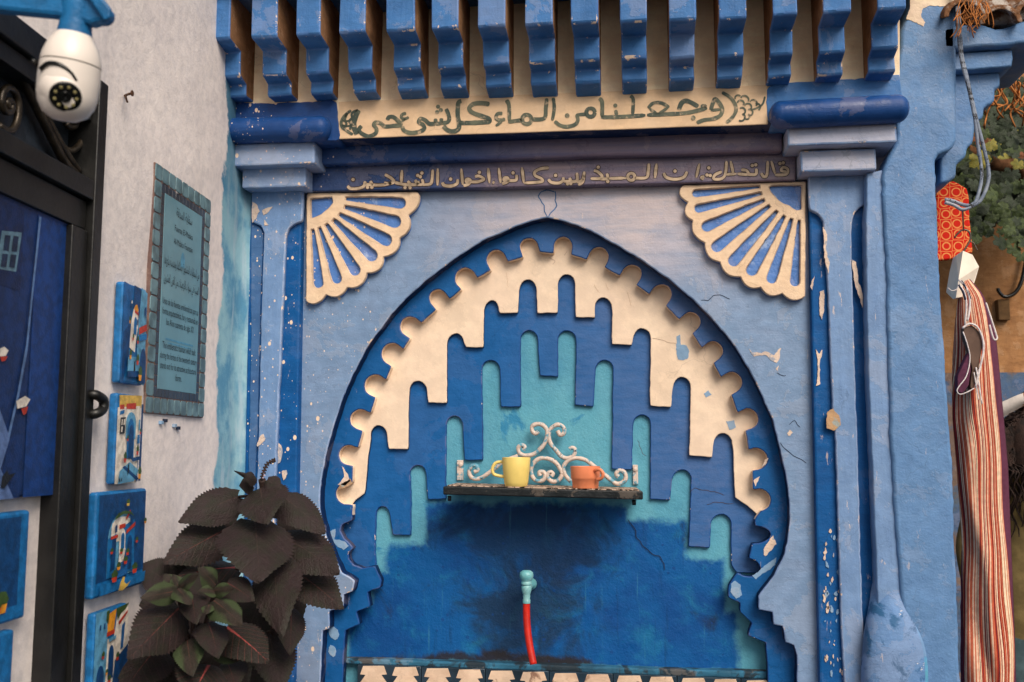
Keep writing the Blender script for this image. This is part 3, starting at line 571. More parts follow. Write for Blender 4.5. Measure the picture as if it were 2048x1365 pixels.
SDd = [[(75,214),(60,280),(14,300)], [(125,270),(200,270),(216,250),(182,216),(150,206)], [(186,180)], [(200,272),(260,270),(255,230)], [(262,293)], [(260,270),(410,266)], circ(450,256,28), [(478,266),(570,262),(586,210),(592,150)], [(652,150),(640,266)],
       [(710,224),(730,260),(800,276),(870,260),(896,214)], [(800,210)], [(996,150),(970,262)], [(1035,255),(1012,262),(1030,275)], [(1070,185)], [(1056,242)], [(1082,246)],
       [(1176,214),(1122,240),(1110,272),(1168,272),(1202,236),(1212,130)], [(1245,130),(1266,230)], [(1206,238),(1292,232)], [(1300,232),(1382,236),(1372,206),(1330,200)], [(1378,236),(1446,236),(1450,190)], [(1418,166)], [(1446,160)],
       [(1490,226),(1510,256),(1536,236),(1542,130)], [(1570,130),(1600,232)], [(1600,242),(1690,236),(1702,196),(1666,180),(1650,206),(1692,216)], [(1640,150)], [(1666,145)]]
ribbon('lettering_outline', [tr(s, cC) for s in SCc]+[tr(s, cD) for s in SDd], lambda a, b: P(a, b, -.0412), M['outline'], FO, 8.6)
ribbon('arabic_lettering', [tr(s, cC) for s in SCc]+[tr(s, cD) for s in SDd], lambda a, b: P(a, b, -.0420), M['goldletter'], FO, 5.6, label='tan painted Arabic inscription on the blue band')
# ---- cracks and peeled paint
def cracks(strokes, Y, mat, wd=1.6):
    for st in strokes:
        st = [(q.x+random.uniform(-1.6, 1.6), q.y+random.uniform(-1.6, 1.6)) for q in resample(st, 7, False)]
        ribbon('crack', [st], lambda a, b: P(a, b, Y-.0009), mat, FO, wd, 2)
cracks([[(1084,384),(1076,394),(1090,412),(1090,424),(1096,434)], [(1112,384),(1110,402),(1112,413),(1102,428),(1097,434)], [(1084,384),(1092,381),(1112,386)]], 0, M['crackblue'], 2.4)
cracks([[(1560,886),(1572,900),(1588,912),(1600,917),(1611,928)], [(1402,600),(1418,601),(1425,592),(1440,590),(1460,598)], [(1555,745),(1568,753),(1572,750)], [(1580,850),(1590,842),(1602,856)]], 0, M['crack'], 1.2)
cracks([[(1098,514),(1110,522),(1104,528)], [(1014,545),(1015,570),(1018,574)], [(1188,570),(1200,586)], [(1210,565),(1217,582)], [(1252,582),(1262,606),(1264,615)], [(1305,678),(1330,682),(1355,690)], [(1135,504),(1127,510)]], Y2, M['edge_cream'], .8)
cracks([[(1256,1040),(1268,1056),(1276,1080),(1290,1096),(1306,1108),(1320,1114),(1327,1128),(1328,1140)]], Y4-.0028, M['crack'], 1.6)
cracks([[(1380,985),(1390,978),(1420,982),(1448,990)], [(1412,1010),(1430,1004),(1466,1008)], [(1275,880),(1282,900),(1290,912)]], Y3, M['outline'], 1.0)
def chip(pts, Y, mat, parent=None, nm='peeled_patch', seed=0):
    q = wob(resample([Vector(a) for a in xz(pts, Y)], .0022), .0030, seed+51, 22.0); q = wob(q, .0022, seed+5, 70.0); n = len(q)
    mesh(nm, [(a.x, Y-.0012, a.y) for a in q]+[(a.x, Y+.002, a.y) for a in q], [tuple(range(n))]+[(k, (k+1) % n, n+(k+1) % n, n+k) for k in range(n)], mat, parent or FO)
for k, pts in enumerate([[(1497,697),(1506,706),(1522,706),(1530,702),(1548,710),(1562,696),(1560,718),(1554,726),(1540,720),(1532,710),(1518,712),(1508,714)], [(1573,868),(1580,862),(1586,866),(1580,872),(1575,872)], [(1552,736),(1558,730),(1555,742)]]): chip(pts, 0, M['patch'], seed=k)
chip([(1354,674),(1360,670),(1362,690),(1372,692),(1378,704),(1376,718),(1364,722),(1356,720),(1351,700)], Y2, M['greyblue'], seed=4)
for k, pts in enumerate([[(1408,788),(1418,781),(1422,790),(1412,796)], [(1452,842),(1468,842),(1471,856),(1458,860)]]): chip(pts, Y2, M['greyblue'], seed=6+k)
for k, pts in enumerate([[(683,932),(690,940),(697,958),(701,963),(690,972),(676,970),(688,954)], [(1530,920),(1538,916),(1534,926),(1524,936)], [(1508,960),(1520,952),(1512,972)]]): chip(pts, Y1, M['patch'], seed=9+k)
chip([(684,968),(702,958),(704,968),(690,976),(676,980)], Y1, M['sandpatch'], seed=15)
for k, pts in enumerate([[(1538,1080),(1546,1070),(1552,1088),(1542,1100),(1530,1112),(1526,1100)], [(1545,1120),(1552,1116),(1549,1130),(1538,1140),(1520,1150),(1512,1158),(1505,1152),(1524,1136)], [(1462,1168),(1470,1162),(1480,1170),(1484,1192),(1472,1198),(1462,1184)], [(660,1062),(672,1058),(668,1078),(690,1084),(698,1092),(686,1100),(672,1092),(664,1080)], [(676,1120),(690,1140),(706,1150),(712,1158),(700,1156),(684,1144),(672,1126)]]): chip(pts, Y1, [M['patch'], M['greyblue'], M['greyblue'], M['greyblue'], M['greyblue']][k], seed=18+k)
for k, (x, y, r) in enumerate([(668,1266,11),(665,1302,9)]): chip([(x+r*.9*math.cos(a*.7), y+r*1.25*math.sin(a*.7+.3)) for a in range(9)], Y1, M['greyblue'], seed=30+k)
for k, pts in enumerate([[(1646,455),(1654,470),(1652,500),(1660,525),(1656,548),(1650,520),(1648,490)], [(1703,520),(1712,524),(1716,560),(1726,590),(1724,615),(1716,590),(1708,560)], [(1640,585),(1648,580),(1648,610),(1646,640),(1640,630),(1636,608)], [(1631,700),(1638,708),(1645,700),(1640,730),(1638,755),(1640,768),(1632,772),(1635,745),(1636,720)], [(1620,572),(1628,556),(1630,552),(1624,580)]]): chip(pts, -.0508 if k in (0, 1) else -.034, M['patch'], PILR, seed=35+k)
chip([(1655,824),(1666,818),(1680,838),(1682,852),(1668,862),(1654,858),(1652,842)], -.0508, M['sandpatch'], PILR, seed=44)
for k, pts in enumerate([[(504,405),(514,410),(519,424),(514,436),(505,446)], [(530,416),(545,412),(538,424),(528,432),(524,424)], [(527,440),(538,450),(530,452)]]): chip(pts, -.0508, M['patch'], PILL, seed=46+k)
for k, pts in enumerate([[(556,885),(564,890),(566,905),(562,925),(556,928),(553,905)], [(562,944),(572,940),(576,950),(566,960)], [(517,876),(527,868),(530,880),(522,890),(514,894)]]): chip(pts, -.0345 if k < 2 else -.0508, M['patch'], PILL, seed=50+k)
for k in range(46):                                           # scraped flecks on the dark flute
    x = random.uniform(1640, 1676); y = random.uniform(1050, 1350); r = random.uniform(1.2, 4.2)
    chip([(x+(y-1050)*.03+r*random.uniform(.5, 1.1)*math.cos(a*1.05), y+r*random.uniform(.8, 2.8)*math.sin(a*1.05)) for a in range(6)], -.0335, random.choice([M['patch'], M['greyblue'], M['patch']]), PILR, seed=60+k)
# ---- glazed tiles under the niche
M['tiledark'] = flat('dark_glazed_tile', lin(34, 52, 66), .25, .5, .3, 12)
M['tilecream'] = paint('cream_glazed_tile', lin(226, 198, 172), lin(204, 172, 146), .3, .5, bump=.5, blot=(lin(120, 84, 66), .60, 14))
M['ledge'] = paint('ledge_turquoise', lin(52, 116, 148), lin(34, 70, 92), .65, .25, blot=(lin(34, 34, 34), .47, 11), bump=1.6)
YT = .07
band('tile_ledge', [(672,1317),(1552,1345),(1552,1361),(672,1328)], YT+.012, Y4+.01, M['ledge'], .006)
def tile_y(x): return 1329+(x-716)*.038
for k in range(7):
    xa = 714+k*128+1.0; xb = xa+126
    o = plate('tile', xz([(xa, tile_y(xa)), (xb, tile_y(xb)), (xb+1, tile_y(xb)+120), (xa-1, tile_y(xa)+120)], YT), [], YT, YT+.05, M['tiledark'], FO, .0015, 0, .05)
    for j in range(2):
        cx = xa+32+j*64; t = tile_y(cx)+2
        tree = [(-17,0)]
        for q in range(5): tree += [(-22-q*1.6, 17+q*19), (-13-q*1.6, 18+q*19)]
        tree += [(-20,104),(20,104)]
        for q in range(4, -1, -1): tree += [(13+q*1.6, 18+q*19), (22+q*1.6, 17+q*19)]
        tree += [(17,0)]
        plate('cream_motif', xz([(cx+a*1.22, t+b) for a, b in tree], YT), [], YT-.0012, YT+.003, M['tilecream'], o, .0006, 0, .05)
# the basin that stands below the picture
M['basin'] = paint('basin_blue', lin(40, 110, 175), None, .5)
bz = P(1110, 1480, 0).z
box('basin', P(700, 1400, 0).x, P(1500, 1400, 0).x, -.34, .10, .0, bz-.28, M['basin'], FO, .03)
box('splash_wall', P(630, 1400, 0).x, P(1600, 1400, 0).x, YT+.02, .2, .0, bz+.005, M['basin'], FO, .01)
# ================================================================== white wall on the left
TQS = ls(L(438, 700))
def mk_white():
    s = N('white_limewash')
    x, y, z = s.sep()
    along = s.math('ADD', s.math('MULTIPLY', x, -LU.x), s.math('MULTIPLY', y, -LU.y))     # metres from the corner
    c = s.mix(s.ramp(s.noise(2.2, 6, .6), .35, .65), lin(246, 236, 230), lin(236, 226, 222))
    c = s.mix(s.ramp(s.noise(40, 4), .35, .7, 0, .3), c, lin(180, 176, 180))
    gr = s.noise(1, 7, .6, s.map((9, 9, 1.6))); c = s.mix(s.ramp(gr, .56, .78, 0, .35), c, lin(150, 150, 160))
    e = s.math('ADD', along, s.math('MULTIPLY', s.math('SUBTRACT', s.noise(5, 6, .65), .5), .22))
    tq = s.mix(s.ramp(s.noise(6, 7, .62), .4, .62), lin(150, 194, 206), lin(92, 150, 182))
    tq = s.mix(s.ramp(s.noise(1, 6, .6, s.map((14, 14, 3))), .5, .66, 0, .75), tq, lin(178, 202, 212))
    tq = s.mix(s.ramp(z, 2.1, 2.6, 0, .75), tq, lin(40, 96, 130))
    c = s.mix(s.ramp(e, TQS-.012, TQS+.012, 1, 0), c, tq)
    h = s.math('ADD', s.noise(16, 6, .62), s.math('MULTIPLY', s.noise(150, 4, .65), .38))
    nb = s.bump(h, .42, .008)
    return s.done(c, .8, nb, .2)
WB = root('white_house_wall', 'white limewashed house wall with a turquoise painted corner', 'wall', (LC.x, LC.y, 0))
M['white'] = mk_white()
zd = L(218, 190).z; sd = ls(L(203, 420, .02))
ss = [-.02]+[k*.03 for k in range(1, 60) if k*.03 < sd-.012]+[sd]+[sd+.05*k for k in range(1, 24)]
zz = [k*.04 for k in range(0, 200) if k*.04 < zd-.015]+[zd]+[zd+.05*k for k in range(1, 18)]
vs_, fs = [], []
for a in ss:
    for z in zz:
        q = lw(a, z); d = .010*noise.noise(q*2.6)+.0035*noise.noise(q*9)
        rnd = .05*max(0, 1-a/.09)**2
        e = 0
        if abs(a-sd) < 1e-6 and z <= zd: e = .006*noise.noise(Vector((z*9, 2, 0)))
        vs_.append(lw(a+e, z, d+rnd))
nz = len(zz)
for i in range(len(ss)-1):
    for j in range(nz-1):
        if ss[i] >= sd-1e-6 and zz[j+1] <= zd+1e-6: continue
        fs.append((i*nz+j, (i+1)*nz+j, (i+1)*nz+j+1, i*nz+j+1))
mesh('wall_face', vs_, fs, M['white'], WB, smooth=True)
def lbox(name, s0, s1, z0, z1, o0, o1, mat, parent, b=.003, label=None, taper=0):
    v = [lw(s0, z0, o0), lw(s1, z0, o0), lw(s1, z1, o0), lw(s0, z1, o0), lw(s0, z0, o1), lw(s1, z0, o1), lw(s1, z1, o1), lw(s0, z1, o1)]
    return bev(mesh(name, v, BOXF, mat, parent, label=label), b, 2)
# jamb of the door opening (white plaster behind the frame)
lbox('door_recess', sd-.002, sd+1.1, 0, L(100, 430, 0).z-.002, -.10, -.031, M['white'], WB)
for k, (px, py) in enumerate([(326, 842), (345, 852), (352, 857), (318, 846)]):
    q = L(px, py, .0); lbox('old_paint_fleck', ls(q)-.008, ls(q)+.006, q.z-.004, q.z+.005, -.004, .010, M['greyblue'] if k % 2 else M['crack'], WB, .001)
# ---- black iron door
M['iron'] = flat('black_iron_paint', lin(20, 20, 19), .42, .5, .5, 16, .25)
M['bronze'] = flat('dark_bronze_scroll', lin(58, 50, 40), .35, .5, .5, 40, .2, .55)
M['glass'] = flat('dim_transom_pane', lin(46, 54, 64), .5, .4, .3, 60, .3)
DR = root('iron_door', 'black iron door frame with scrolled transom in the white wall', 'door', lw(sd, 0))
si = ls(L(130, 600)); 
zr1 = L(100, 322, .0).z; zr0 = L(100, 430, 0).z
lbox('door_post', sd-.004, sd+.035, 0, zd+.004, -.06, .022, M['iron'], DR)
lbox('door_post', sd+.0365, si, 0, zr0-.002, -.06, .010, M['iron'], DR)
lbox('top_rail', sd+.0365, sd+1.0, zd-.055, zd, -.06, .020, M['iron'], DR)
lbox('top_bead', sd+.0365, sd+1.0, zd-.095, zd-.057, -.06, .006, M['iron'], DR)
lbox('transom_rail', sd+.0365, sd+1.0, zr1-.045, zr1, -.06, .020, M['iron'], DR)
lbox('transom_rail', sd+.0365, sd+1.0, zr0, zr1-.047, -.06, .004, M['iron'], DR)
lbox('transom_pane', sd+.0365, sd+1.0, zr1, zd-.097, -.06, -.045, M['glass'], DR)
def cT(X, Y, off=-.02): return L(X/4.55, 100+Y/4.55, off)
for pts, r in [([(75,520),(62,485),(88,465),(112,505),(95,560),(45,560),(14,480),(32,380),(75,345),(130,380),(166,480),(160,620),(120,720),(60,735),(-10,690)], .0075),
               ([(-40,110),(60,95),(130,150),(200,260),(270,400),(350,560),(440,740),(520,900),(600,1040),(690,1130)], .010),
               ([(110,-40),(190,130),(300,330),(380,540),(450,680),(540,850),(620,980),(705,1110)], .010),
               ([(600,665),(628,700),(678,694),(694,655)], .008), ([(765,560),(772,700),(735,845),(660,918),(590,900),(520,800),(470,690)], .0075),
               ([(792,880),(838,880),(832,945),(800,958),(768,900),(772,805),(800,750),(850,790),(888,890),(900,1000),(890,1110),(850,1170),(795,1190),(745,1165)], .0075),
               ([(765,640),(762,900),(760,1160)], .009)]:
    tube('iron_scroll', [cT(*p) for p in pts], r, M['bronze'], DR, 8, 5)
tube('padlock_ring', [L(174, 792, .01), L(190, 790, .03), L(206, 800, .035), L(206, 818, .035), L(192, 828, .03), L(175, 829, .01)], .011, M['iron'], DR, 10, 5)
# ---- nail
NL = root('wall_nail', 'rusty nail sticking out of the white wall beside the iron door', 'nail', L(251, 192, .0))
M['rust'] = flat('rusty_iron', lin(92, 62, 44), .7, .3, .5, 60)
tube('nail_shank', [L(249, 192, -.005), L(256, 189, .03), L(263, 187, .05)], .003, M['rust'], NL, 6, 1)
lathe('nail_head', [(.0, 0), (.007, .0005), (.007, .003), (0, .004)], L(263, 187, .05), LN, M['rust'], NL, 10)
tube('wire_scrap', [L(252, 191, .012), L(252, 197, .016), L(255, 205, .016)], .0025, M['rust'], NL, 6, 2)
# ---- tiled plaque
PQ = root('tiled_plaque', 'turquoise information plaque in a mosaic tile border', 'plaque', L(345, 842, 0))
oa = (ls(L(308,316))+ls(L(282,819)))/2; ob = (ls(L(421,413))+ls(L(397,842)))/2
pz1 = (L(308,316).z+L(421,413).z)/2; pz0 = (L(282,819).z+L(397,842).z)/2
M['grout'] = paint('brown_grout', lin(116, 92, 86), lin(92, 76, 76), .8, .2, bump=1.2)
M['tturq'] = flat('turquoise_glaze', lin(98, 128, 136), .4, .4, .4, 25, .2)
M['tdark'] = flat('dark_blue_glaze', lin(40, 52, 64), .3, .5, .35, 25, .2)
M['panel'] = flat('pale_turquoise_panel', lin(102, 148, 162), .32, .5, .12, 8, .1)
M['ink'] = flat('dark_ink', lin(30, 50, 58), .5, .3)
M['faint'] = flat('faint_blue_print', lin(74, 146, 178), .3, .4)
W_ = oa-ob; H_ = pz1-pz0
lbox('plaque_bed', ob, oa, pz0, pz1, -.01, .0075, M['grout'], PQ, .003)
nb_, nv_ = 9, 15; tw = W_/nb_; th = H_/nv_
def hexa(s_, z_, a, b, o0, o1, mat, nm, c=.3):
    pts = [(-a+a*c*2*0, -b*(1-c*1.6)), (-a*(1-c*1.6), -b), (a*(1-c*1.6), -b), (a, -b*(1-c*1.6)), (a, b*(1-c*1.6)), (a*(1-c*1.6), b), (-a*(1-c*1.6), b), (-a, b*(1-c*1.6))]
    v = [lw(s_+p, z_+q, o0) for p, q in pts]+[lw(s_+p*.94, z_+q*.94, o1) for p, q in pts]
    f = [tuple(range(8)), tuple(range(8, 16))]+[(k, (k+1) % 8, 8+(k+1) % 8, 8+k) for k in range(8)]
    return mesh(nm, v, f, mat, PQ)
for i in range(nb_):
    for j in range(nv_):
        if 0 < i < nb_-1 and 0 < j < nv_-1: continue
        hexa(ob+tw*(i+.5), pz0+th*(j+.5), tw*.475, th*.475, .005, .0088+random.uniform(0, .001), M['tturq'], 'mosaic_tile', .16)
i0, i1, j0, j1 = ob+tw*1.0, oa-tw*1.0, pz0+th*1.0, pz1-th*1.0
bw = .022; nn_ = 20
for k in range(nn_):
    for sd_ in (i0, i1-bw):
        z0_ = j0+(j1-j0)*k/nn_; lbox('border_tile', sd_+.001, sd_+bw-.001, z0_+.001, z0_+(j1-j0)/nn_-.001, .004, .0085, M['tdark'], PQ, .001)
nh_ = 11
for k in range(nh_):
    for zb_ in (j0, j1-bw):
        a_ = i0+bw+(i1-i0-2*bw)*k/nh_; lbox('border_tile', a_+.001, a_+(i1-i0-2*bw)/nh_-.001, zb_+.001, zb_+bw-.001, .004, .0085, M['tdark'], PQ, .001)
PN = lbox('text_panel', i0+bw, i1-bw, j0+bw, j1-bw, .004, .0088, M['panel'], PQ, .001)
pc = (i0+i1)/2; pw = i1-i0-2*bw; ph = j1-j0-2*bw; ptop = j1-bw
def textmesh(body, size, sx=1.0, align='CENTER'):
    cu = bpy.data.curves.new('text', 'FONT'); cu.body = body; cu.size = size; cu.align_x = align; cu.resolution_u = 2
    o = bpy.data.objects.new('text', cu); COL.objects.link(o)
    dg = bpy.context.evaluated_depsgraph_get(); dg.update()
    me = bpy.data.meshes.new_from_object(o.evaluated_get(dg)); bpy.data.objects.remove(o); bpy.data.curves.remove(cu); me.materials.clear()
    return me
def ptext(body, v, size, width):
    me = textmesh(body, size)
    if not len(me.vertices): return
    b = rootloc(PN); xs = [p.co.x for p in me.vertices]; w0 = max(xs)-min(xs); k = min(1.4, width*pw/max(w0, 1e-4)); xm = (max(xs)+min(xs))/2
    for p in me.vertices:
        q = lw(pc-(p.co.x-xm)*k, ptop-v*ph+p.co.y, .0098); p.co = q-b
    link('lettering', me, M['ink'], PN)
AR = {'ا':0xFE8D,'ب':0xFE8F,'ة':0xFE93,'ت':0xFE95,'ث':0xFE99,'ج':0xFE9D,'ح':0xFEA1,'خ':0xFEA5,'د':0xFEA9,'ذ':0xFEAB,'ر':0xFEAD,'ز':0xFEAF,'س':0xFEB1,'ش':0xFEB5,'ص':0xFEB9,'ض':0xFEBD,'ط':0xFEC1,'ع':0xFEC9,'ف':0xFED1,'ق':0xFED5,'ك':0xFED9,'ل':0xFEDD,'م':0xFEE1,'ن':0xFEE5,'ه':0xFEE9,'و':0xFEED,'ى':0xFEEF,'ي':0xFEF1}
NOJ = set('اةدذروزى')
def shape(t):
    out = []
    for i, c in enumerate(t):
        if c not in AR: out.append(c); continue
        pv = i > 0 and t[i-1] in AR and t[i-1] not in NOJ
        nx = i+1 < len(t) and t[i+1] in AR and c not in NOJ
        if c in NOJ: k = 1 if pv else 0
        else: k = 3 if (pv and nx) else 2 if nx else 1 if pv else 0
        out.append(chr(AR[c]+k))
    return ''.join(reversed(out))
ptext(shape('سقاية المدقة'), .085, .034, .42)
ptext('Fuente El-Mdaka', .165, .024, .48)
ptext('Al-Mdaka Fountain', .235, .024, .5)
ptext(shape('من السقايات المشهورة بشكلها وهندسة بنائها'), .36, .034, .92)
ptext(shape('المبنية في سنوات الاربعينات من القرن العشرين'), .45, .034, .92)
for k, t in enumerate(['Unas de las fuentes emblemáticas por su', 'forma arquitectónica, fue y restaurada en', 'los Años cuarenta de siglo XX']): ptext(t, .565+k*.052, .026, (.93, .93, .72)[k])
for k, t in enumerate(['This emblematic fountain which built', 'during the forties of the twentieth century', 'stands out for its attractive architectural', 'form.']): ptext(t, .79+k*.052, .026, (.86, .95, .93, .16)[k])
def pshape(pts, off=.0094):
    mesh('faint_arch_print', [lw(pc-u*pw, ptop-v*ph, off) for u, v in pts], [tuple(range(len(pts)))], M['faint'], PN)
pshape([(-.05,.34),(-.05,.29),(-.03,.265),(0,.255),(.03,.265),(.05,.29),(.05,.34)]); pshape([(-.36,.735),(.36,.735),(.36,.745),(-.36,.745)]); pshape([(-.30,.755),(.32,.755),(.32,.762),(-.30,.762)])
# ================================================================== canvas paintings
CV = {}
def pm(rgb):
    if rgb not in CV: CV[rgb] = flat('canvas_paint_%02x%02x%02x' % rgb, lin(*rgb), .5, .4, .3, 45, .35)
    return CV[rgb]
BL, DK, MB, LB, WH, OR, RD, GN, YL, BK = (22,108,170), (12,66,118), (30,96,158), (96,160,196), (236,226,212), (226,150,40), (190,58,36), (60,84,40), (214,176,80), (24,28,34)
def pot(u, v, k=.06, c=RD):
    return [([(u-k*.9, v), (u-k*.65, v+k*.8), (u+k*.65, v+k*.8), (u+k*.9, v)], c), ([(u-k*.8, v), (u-k*1.1, v-k*.6), (u-k*.2, v-k*1.2), (u+k*.6, v-k*1.1), (u+k*1.1, v-k*.4), (u+k*.8, v)], GN)]
def archp(u0, u1, v0, v1, c, n=8):
    m = (u0+u1)/2; r = (u1-u0)/2; rv = min(r*1.3, (v1-v0)*.4)
    return ([(u0, v1)]+[(m-r*math.cos(k*math.pi/n), v0+rv-rv*math.sin(k*math.pi/n)) for k in range(n+1)]+[(u1, v1)], c)
def painting(label, s0, s1, z0, z1, o0, o1, bgc, items, grp='small canvas paintings'):
    """s0: edge towards the camera (left in the picture), s1: far edge"""
    r = root('canvas_painting', label, 'painting', lw((s0+s1)/2, z0, o0), grp)
    cvs = lbox('canvas', s1, s0, z0, z1, o0, o1, pm(bgc), r, .006)
    for k, (pts, c) in enumerate(items):
        mesh('painted_shape', [lw(s0+(s1-s0)*u, z1+(z0-z1)*v, o1+.0006+.00035*k) for u, v in pts], [tuple(range(len(pts)))], pm(c), cvs)
    return r
def pr(tl, tr, bl, br, off):
    a, b, c, d = [L(*q, off) for q in (tl, tr, bl, br)]
    return (ls(a)+ls(c))/2, (ls(b)+ls(d))/2, (c.z+d.z)/2, (a.z+b.z)/2
O0, O1 = .004, .026
i1_ = [([(0,0),(.42,.02),(.34,.3),(.3,.62),(.12,1),(0,1)], MB), ([(.05,.5),(.3,.4),(.3,.78),(.1,.98),(.05,.9)], DK), ([(.42,0),(.72,.02),(.74,.3),(.4,.34)], DK), ([(.74,.0),(1,.04),(1,1),(.72,.98),(.62,.6)], LB),
       ([(.3,.64),(.34,.36),(.42,.24),(.52,.2),(.62,.26),(.64,.42),(.58,.52),(.54,.68)], WH), ([(.42,.245),(.48,.2),(.56,.19),(.63,.25),(.55,.27)], OR), ([(.46,.25),(.62,.27),(.62,.3),(.46,.28)], RD), archp(.44,.56,.32,.5,BL), ([(.56,.34),(.6,.34),(.6,.4),(.56,.4)], DK),
       ([(.66,.42),(1,.36),(1,.43),(.66,.49)], RD), ([(.66,.5),(1,.46),(1,.52),(.66,.56)], BL), archp(.74,1.0,.62,.98,DK), ([(.24,.16),(.32,.16),(.32,.25),(.24,.25)], DK), ([(.26,.17),(.3,.17),(.3,.2),(.26,.2)], WH), ([(.84,.2),(.92,.19),(.92,.28),(.84,.28)], DK),
       ([(.2,.74),(.62,.72),(.7,.86),(.2,.88)], LB), ([(.2,.88),(.7,.86),(.72,.92),(.2,.94)], DK), ([(.46,.78),(.5,.76),(.52,.86),(.44,.88)], BK)]
i1_ += pot(.36,.54,.035)+pot(.56,.56,.04)+pot(.26,.72,.05,OR)+pot(.56,.76,.055)+pot(.68,.9,.075,OR)+pot(.14,.38,.04,OR)
painting('blue alley canvas with white arch and orange flower pots, topmost on the white wall', *pr((251,560),(297,585),(237,762),(283,774),O1), O0, O1, BL, i1_)
i2_ = [([(.05,.02),(1,0),(1,.14),(.08,.2)], YL), ([(0,.16),(.95,.12),(.9,1),(0,1)], WH), ([(.08,.13),(.26,.12),(.26,.17),(.08,.18)], RD), ([(.34,.11),(.74,.09),(.74,.16),(.34,.17)], RD), ([(.08,.2),(.26,.18),(.26,.22),(.08,.24)], BL), archp(.34,.76,.2,.5,LB), archp(.4,.7,.27,.72,BL), archp(.47,.66,.34,.72,DK),
       ([(.1,.27),(.3,.26),(.28,.44),(.08,.45)], BK), ([(.13,.29),(.18,.29),(.17,.35),(.12,.35)], WH), ([(.21,.285),(.27,.28),(.26,.345),(.2,.35)], WH), ([(.12,.37),(.17,.37),(.16,.43),(.11,.43)], WH), ([(.84,.28),(.9,.28),(.9,.4),(.84,.4)], LB), ([(.8,.46),(.9,.45),(.9,.55),(.8,.56)], BL), ([(.92,.1),(1,.1),(1,.98),(.9,.98)], DK),
       ([(.1,.86),(.5,.76),(.9,.86),(.7,.98),(.05,1)], LB), ([(.2,.82),(.3,.8),(.9,.95),(.84,.98)], DK), ([(.5,.72),(.9,.7),(.9,.74),(.62,.76)], DK), ([(.42,.8),(.46,.76),(.48,.86),(.4,.92)], BK), ([(.06,.95),(.1,.93),(.12,.97),(.09,.98)], BK), ([(.14,.945),(.18,.93),(.18,.97),(.15,.97)], BK)]
i2_ += pot(.34,.5,.035)+pot(.86,.42,.035)+pot(.24,.72,.06)+pot(.74,.64,.055)+pot(.86,.9,.07,OR)
painting('white house canvas with blue arched door and yellow roof, hanging under the topmost one', *pr((240,790),(285,789),(224,975),(275,960),O1), O0, O1, BL, i2_)
i3_ = [([(.04,.03),(.98,.03),(.98,.84),(.04,.86)], DK), archp(.22,.76,.22,.84,LB), archp(.28,.70,.26,.5,WH), ([(.22,.46),(.38,.42),(.38,.84),(.22,.84)], BL), ([(.3,.48),(.38,.46),(.36,.76),(.28,.78)], DK), ([(.5,.36),(.74,.3),(.76,.82),(.58,.82)], BL), archp(.6,.7,.46,.8,DK), ([(.26,.44),(.4,.43),(.4,.46),(.26,.47)], RD), ([(.42,.34),(.54,.33),(.54,.37),(.42,.38)], RD), ([(.54,.28),(.62,.2),(.64,.22),(.56,.3)], RD), ([(.56,.4),(.74,.33),(.74,.37),(.56,.44)], RD),
       archp(.42,.54,.38,.62,WH), archp(.45,.52,.42,.58,BL), ([(.62,.28),(.68,.27),(.68,.34),(.62,.35)], DK), ([(.32,.34),(.36,.33),(.36,.4),(.32,.41)], DK), ([(.38,.72),(.58,.66),(.6,.84),(.34,.86)], MB), ([(.42,.6),(.54,.58),(.5,.7),(.4,.72)], WH), ([(.28,.28),(.36,.22),(.5,.2),(.62,.22),(.7,.28),(.6,.24),(.46,.235),(.34,.27)], GN),
       ([(.06,.88),(.98,.86),(.96,.96),(.06,.98)], BL), ([(.42,.98),(.46,.9),(.5,.86),(.54,.86),(.53,.91),(.58,.94),(.66,.92),(.6,.96),(.5,.99)], YL)]
i3_ += pot(.54,.13,.035,YL)+pot(.92,.34,.03,OR)+pot(.24,.58,.03)+pot(.74,.52,.03)+pot(.42,.6,.03)+pot(.54,.62,.035)+pot(.5,.7,.04)+pot(.36,.74,.04,OR)+pot(.28,.83,.06)+pot(.68,.8,.055)
painting('dark blue canvas with an arched alley view and a yellow cat', *pr((195,991),(293,972),(186,1202),(287,1166),O1), O0, O1, BL, i3_)
i4_ = [([(0,0),(.4,0),(.34,1),(0,1)], LB), ([(.34,.06),(.62,.02),(.56,.26),(.36,.28)], OR), ([(.34,.26),(.58,.25),(.58,.3),(.34,.31)], RD), ([(.66,.03),(1,0),(1,.5),(.62,.62),(.56,.9),(.34,1),(.36,.34),(.56,.33)], WH), ([(.3,.02),(.4,0),(.36,.16),(.3,.12)], GN), ([(.6,.02),(1,0),(.9,.06),(.74,.1),(.64,.16)], GN), archp(.4,.56,.42,.8,DK), archp(.06,.28,.6,1.0,DK), ([(.78,.24),(.88,.2),(.84,.5),(.76,.52)], MB), ([(.66,.18),(.94,.08),(.94,.11),(.68,.22)], RD), ([(.62,.6),(1,.48),(1,1),(.5,1)], DK), ([(.08,.14),(.12,.14),(.12,.2),(.08,.2)], DK), ([(.2,.14),(.24,.14),(.24,.2),(.2,.2)], DK), ([(.36,.33),(.58,.32),(.58,.36),(.36,.37)], LB)]
i4_ += pot(.2,.5,.045)+pot(.64,.58,.05)+pot(.4,.8,.05)+pot(.3,.7,.035,OR)
q4 = pr((200,1221),(262,1207),(176,1405),(243,1388),O1)
painting('narrow street canvas with orange tower, lowest on the white wall', *q4, O0, O1, BL, i4_)
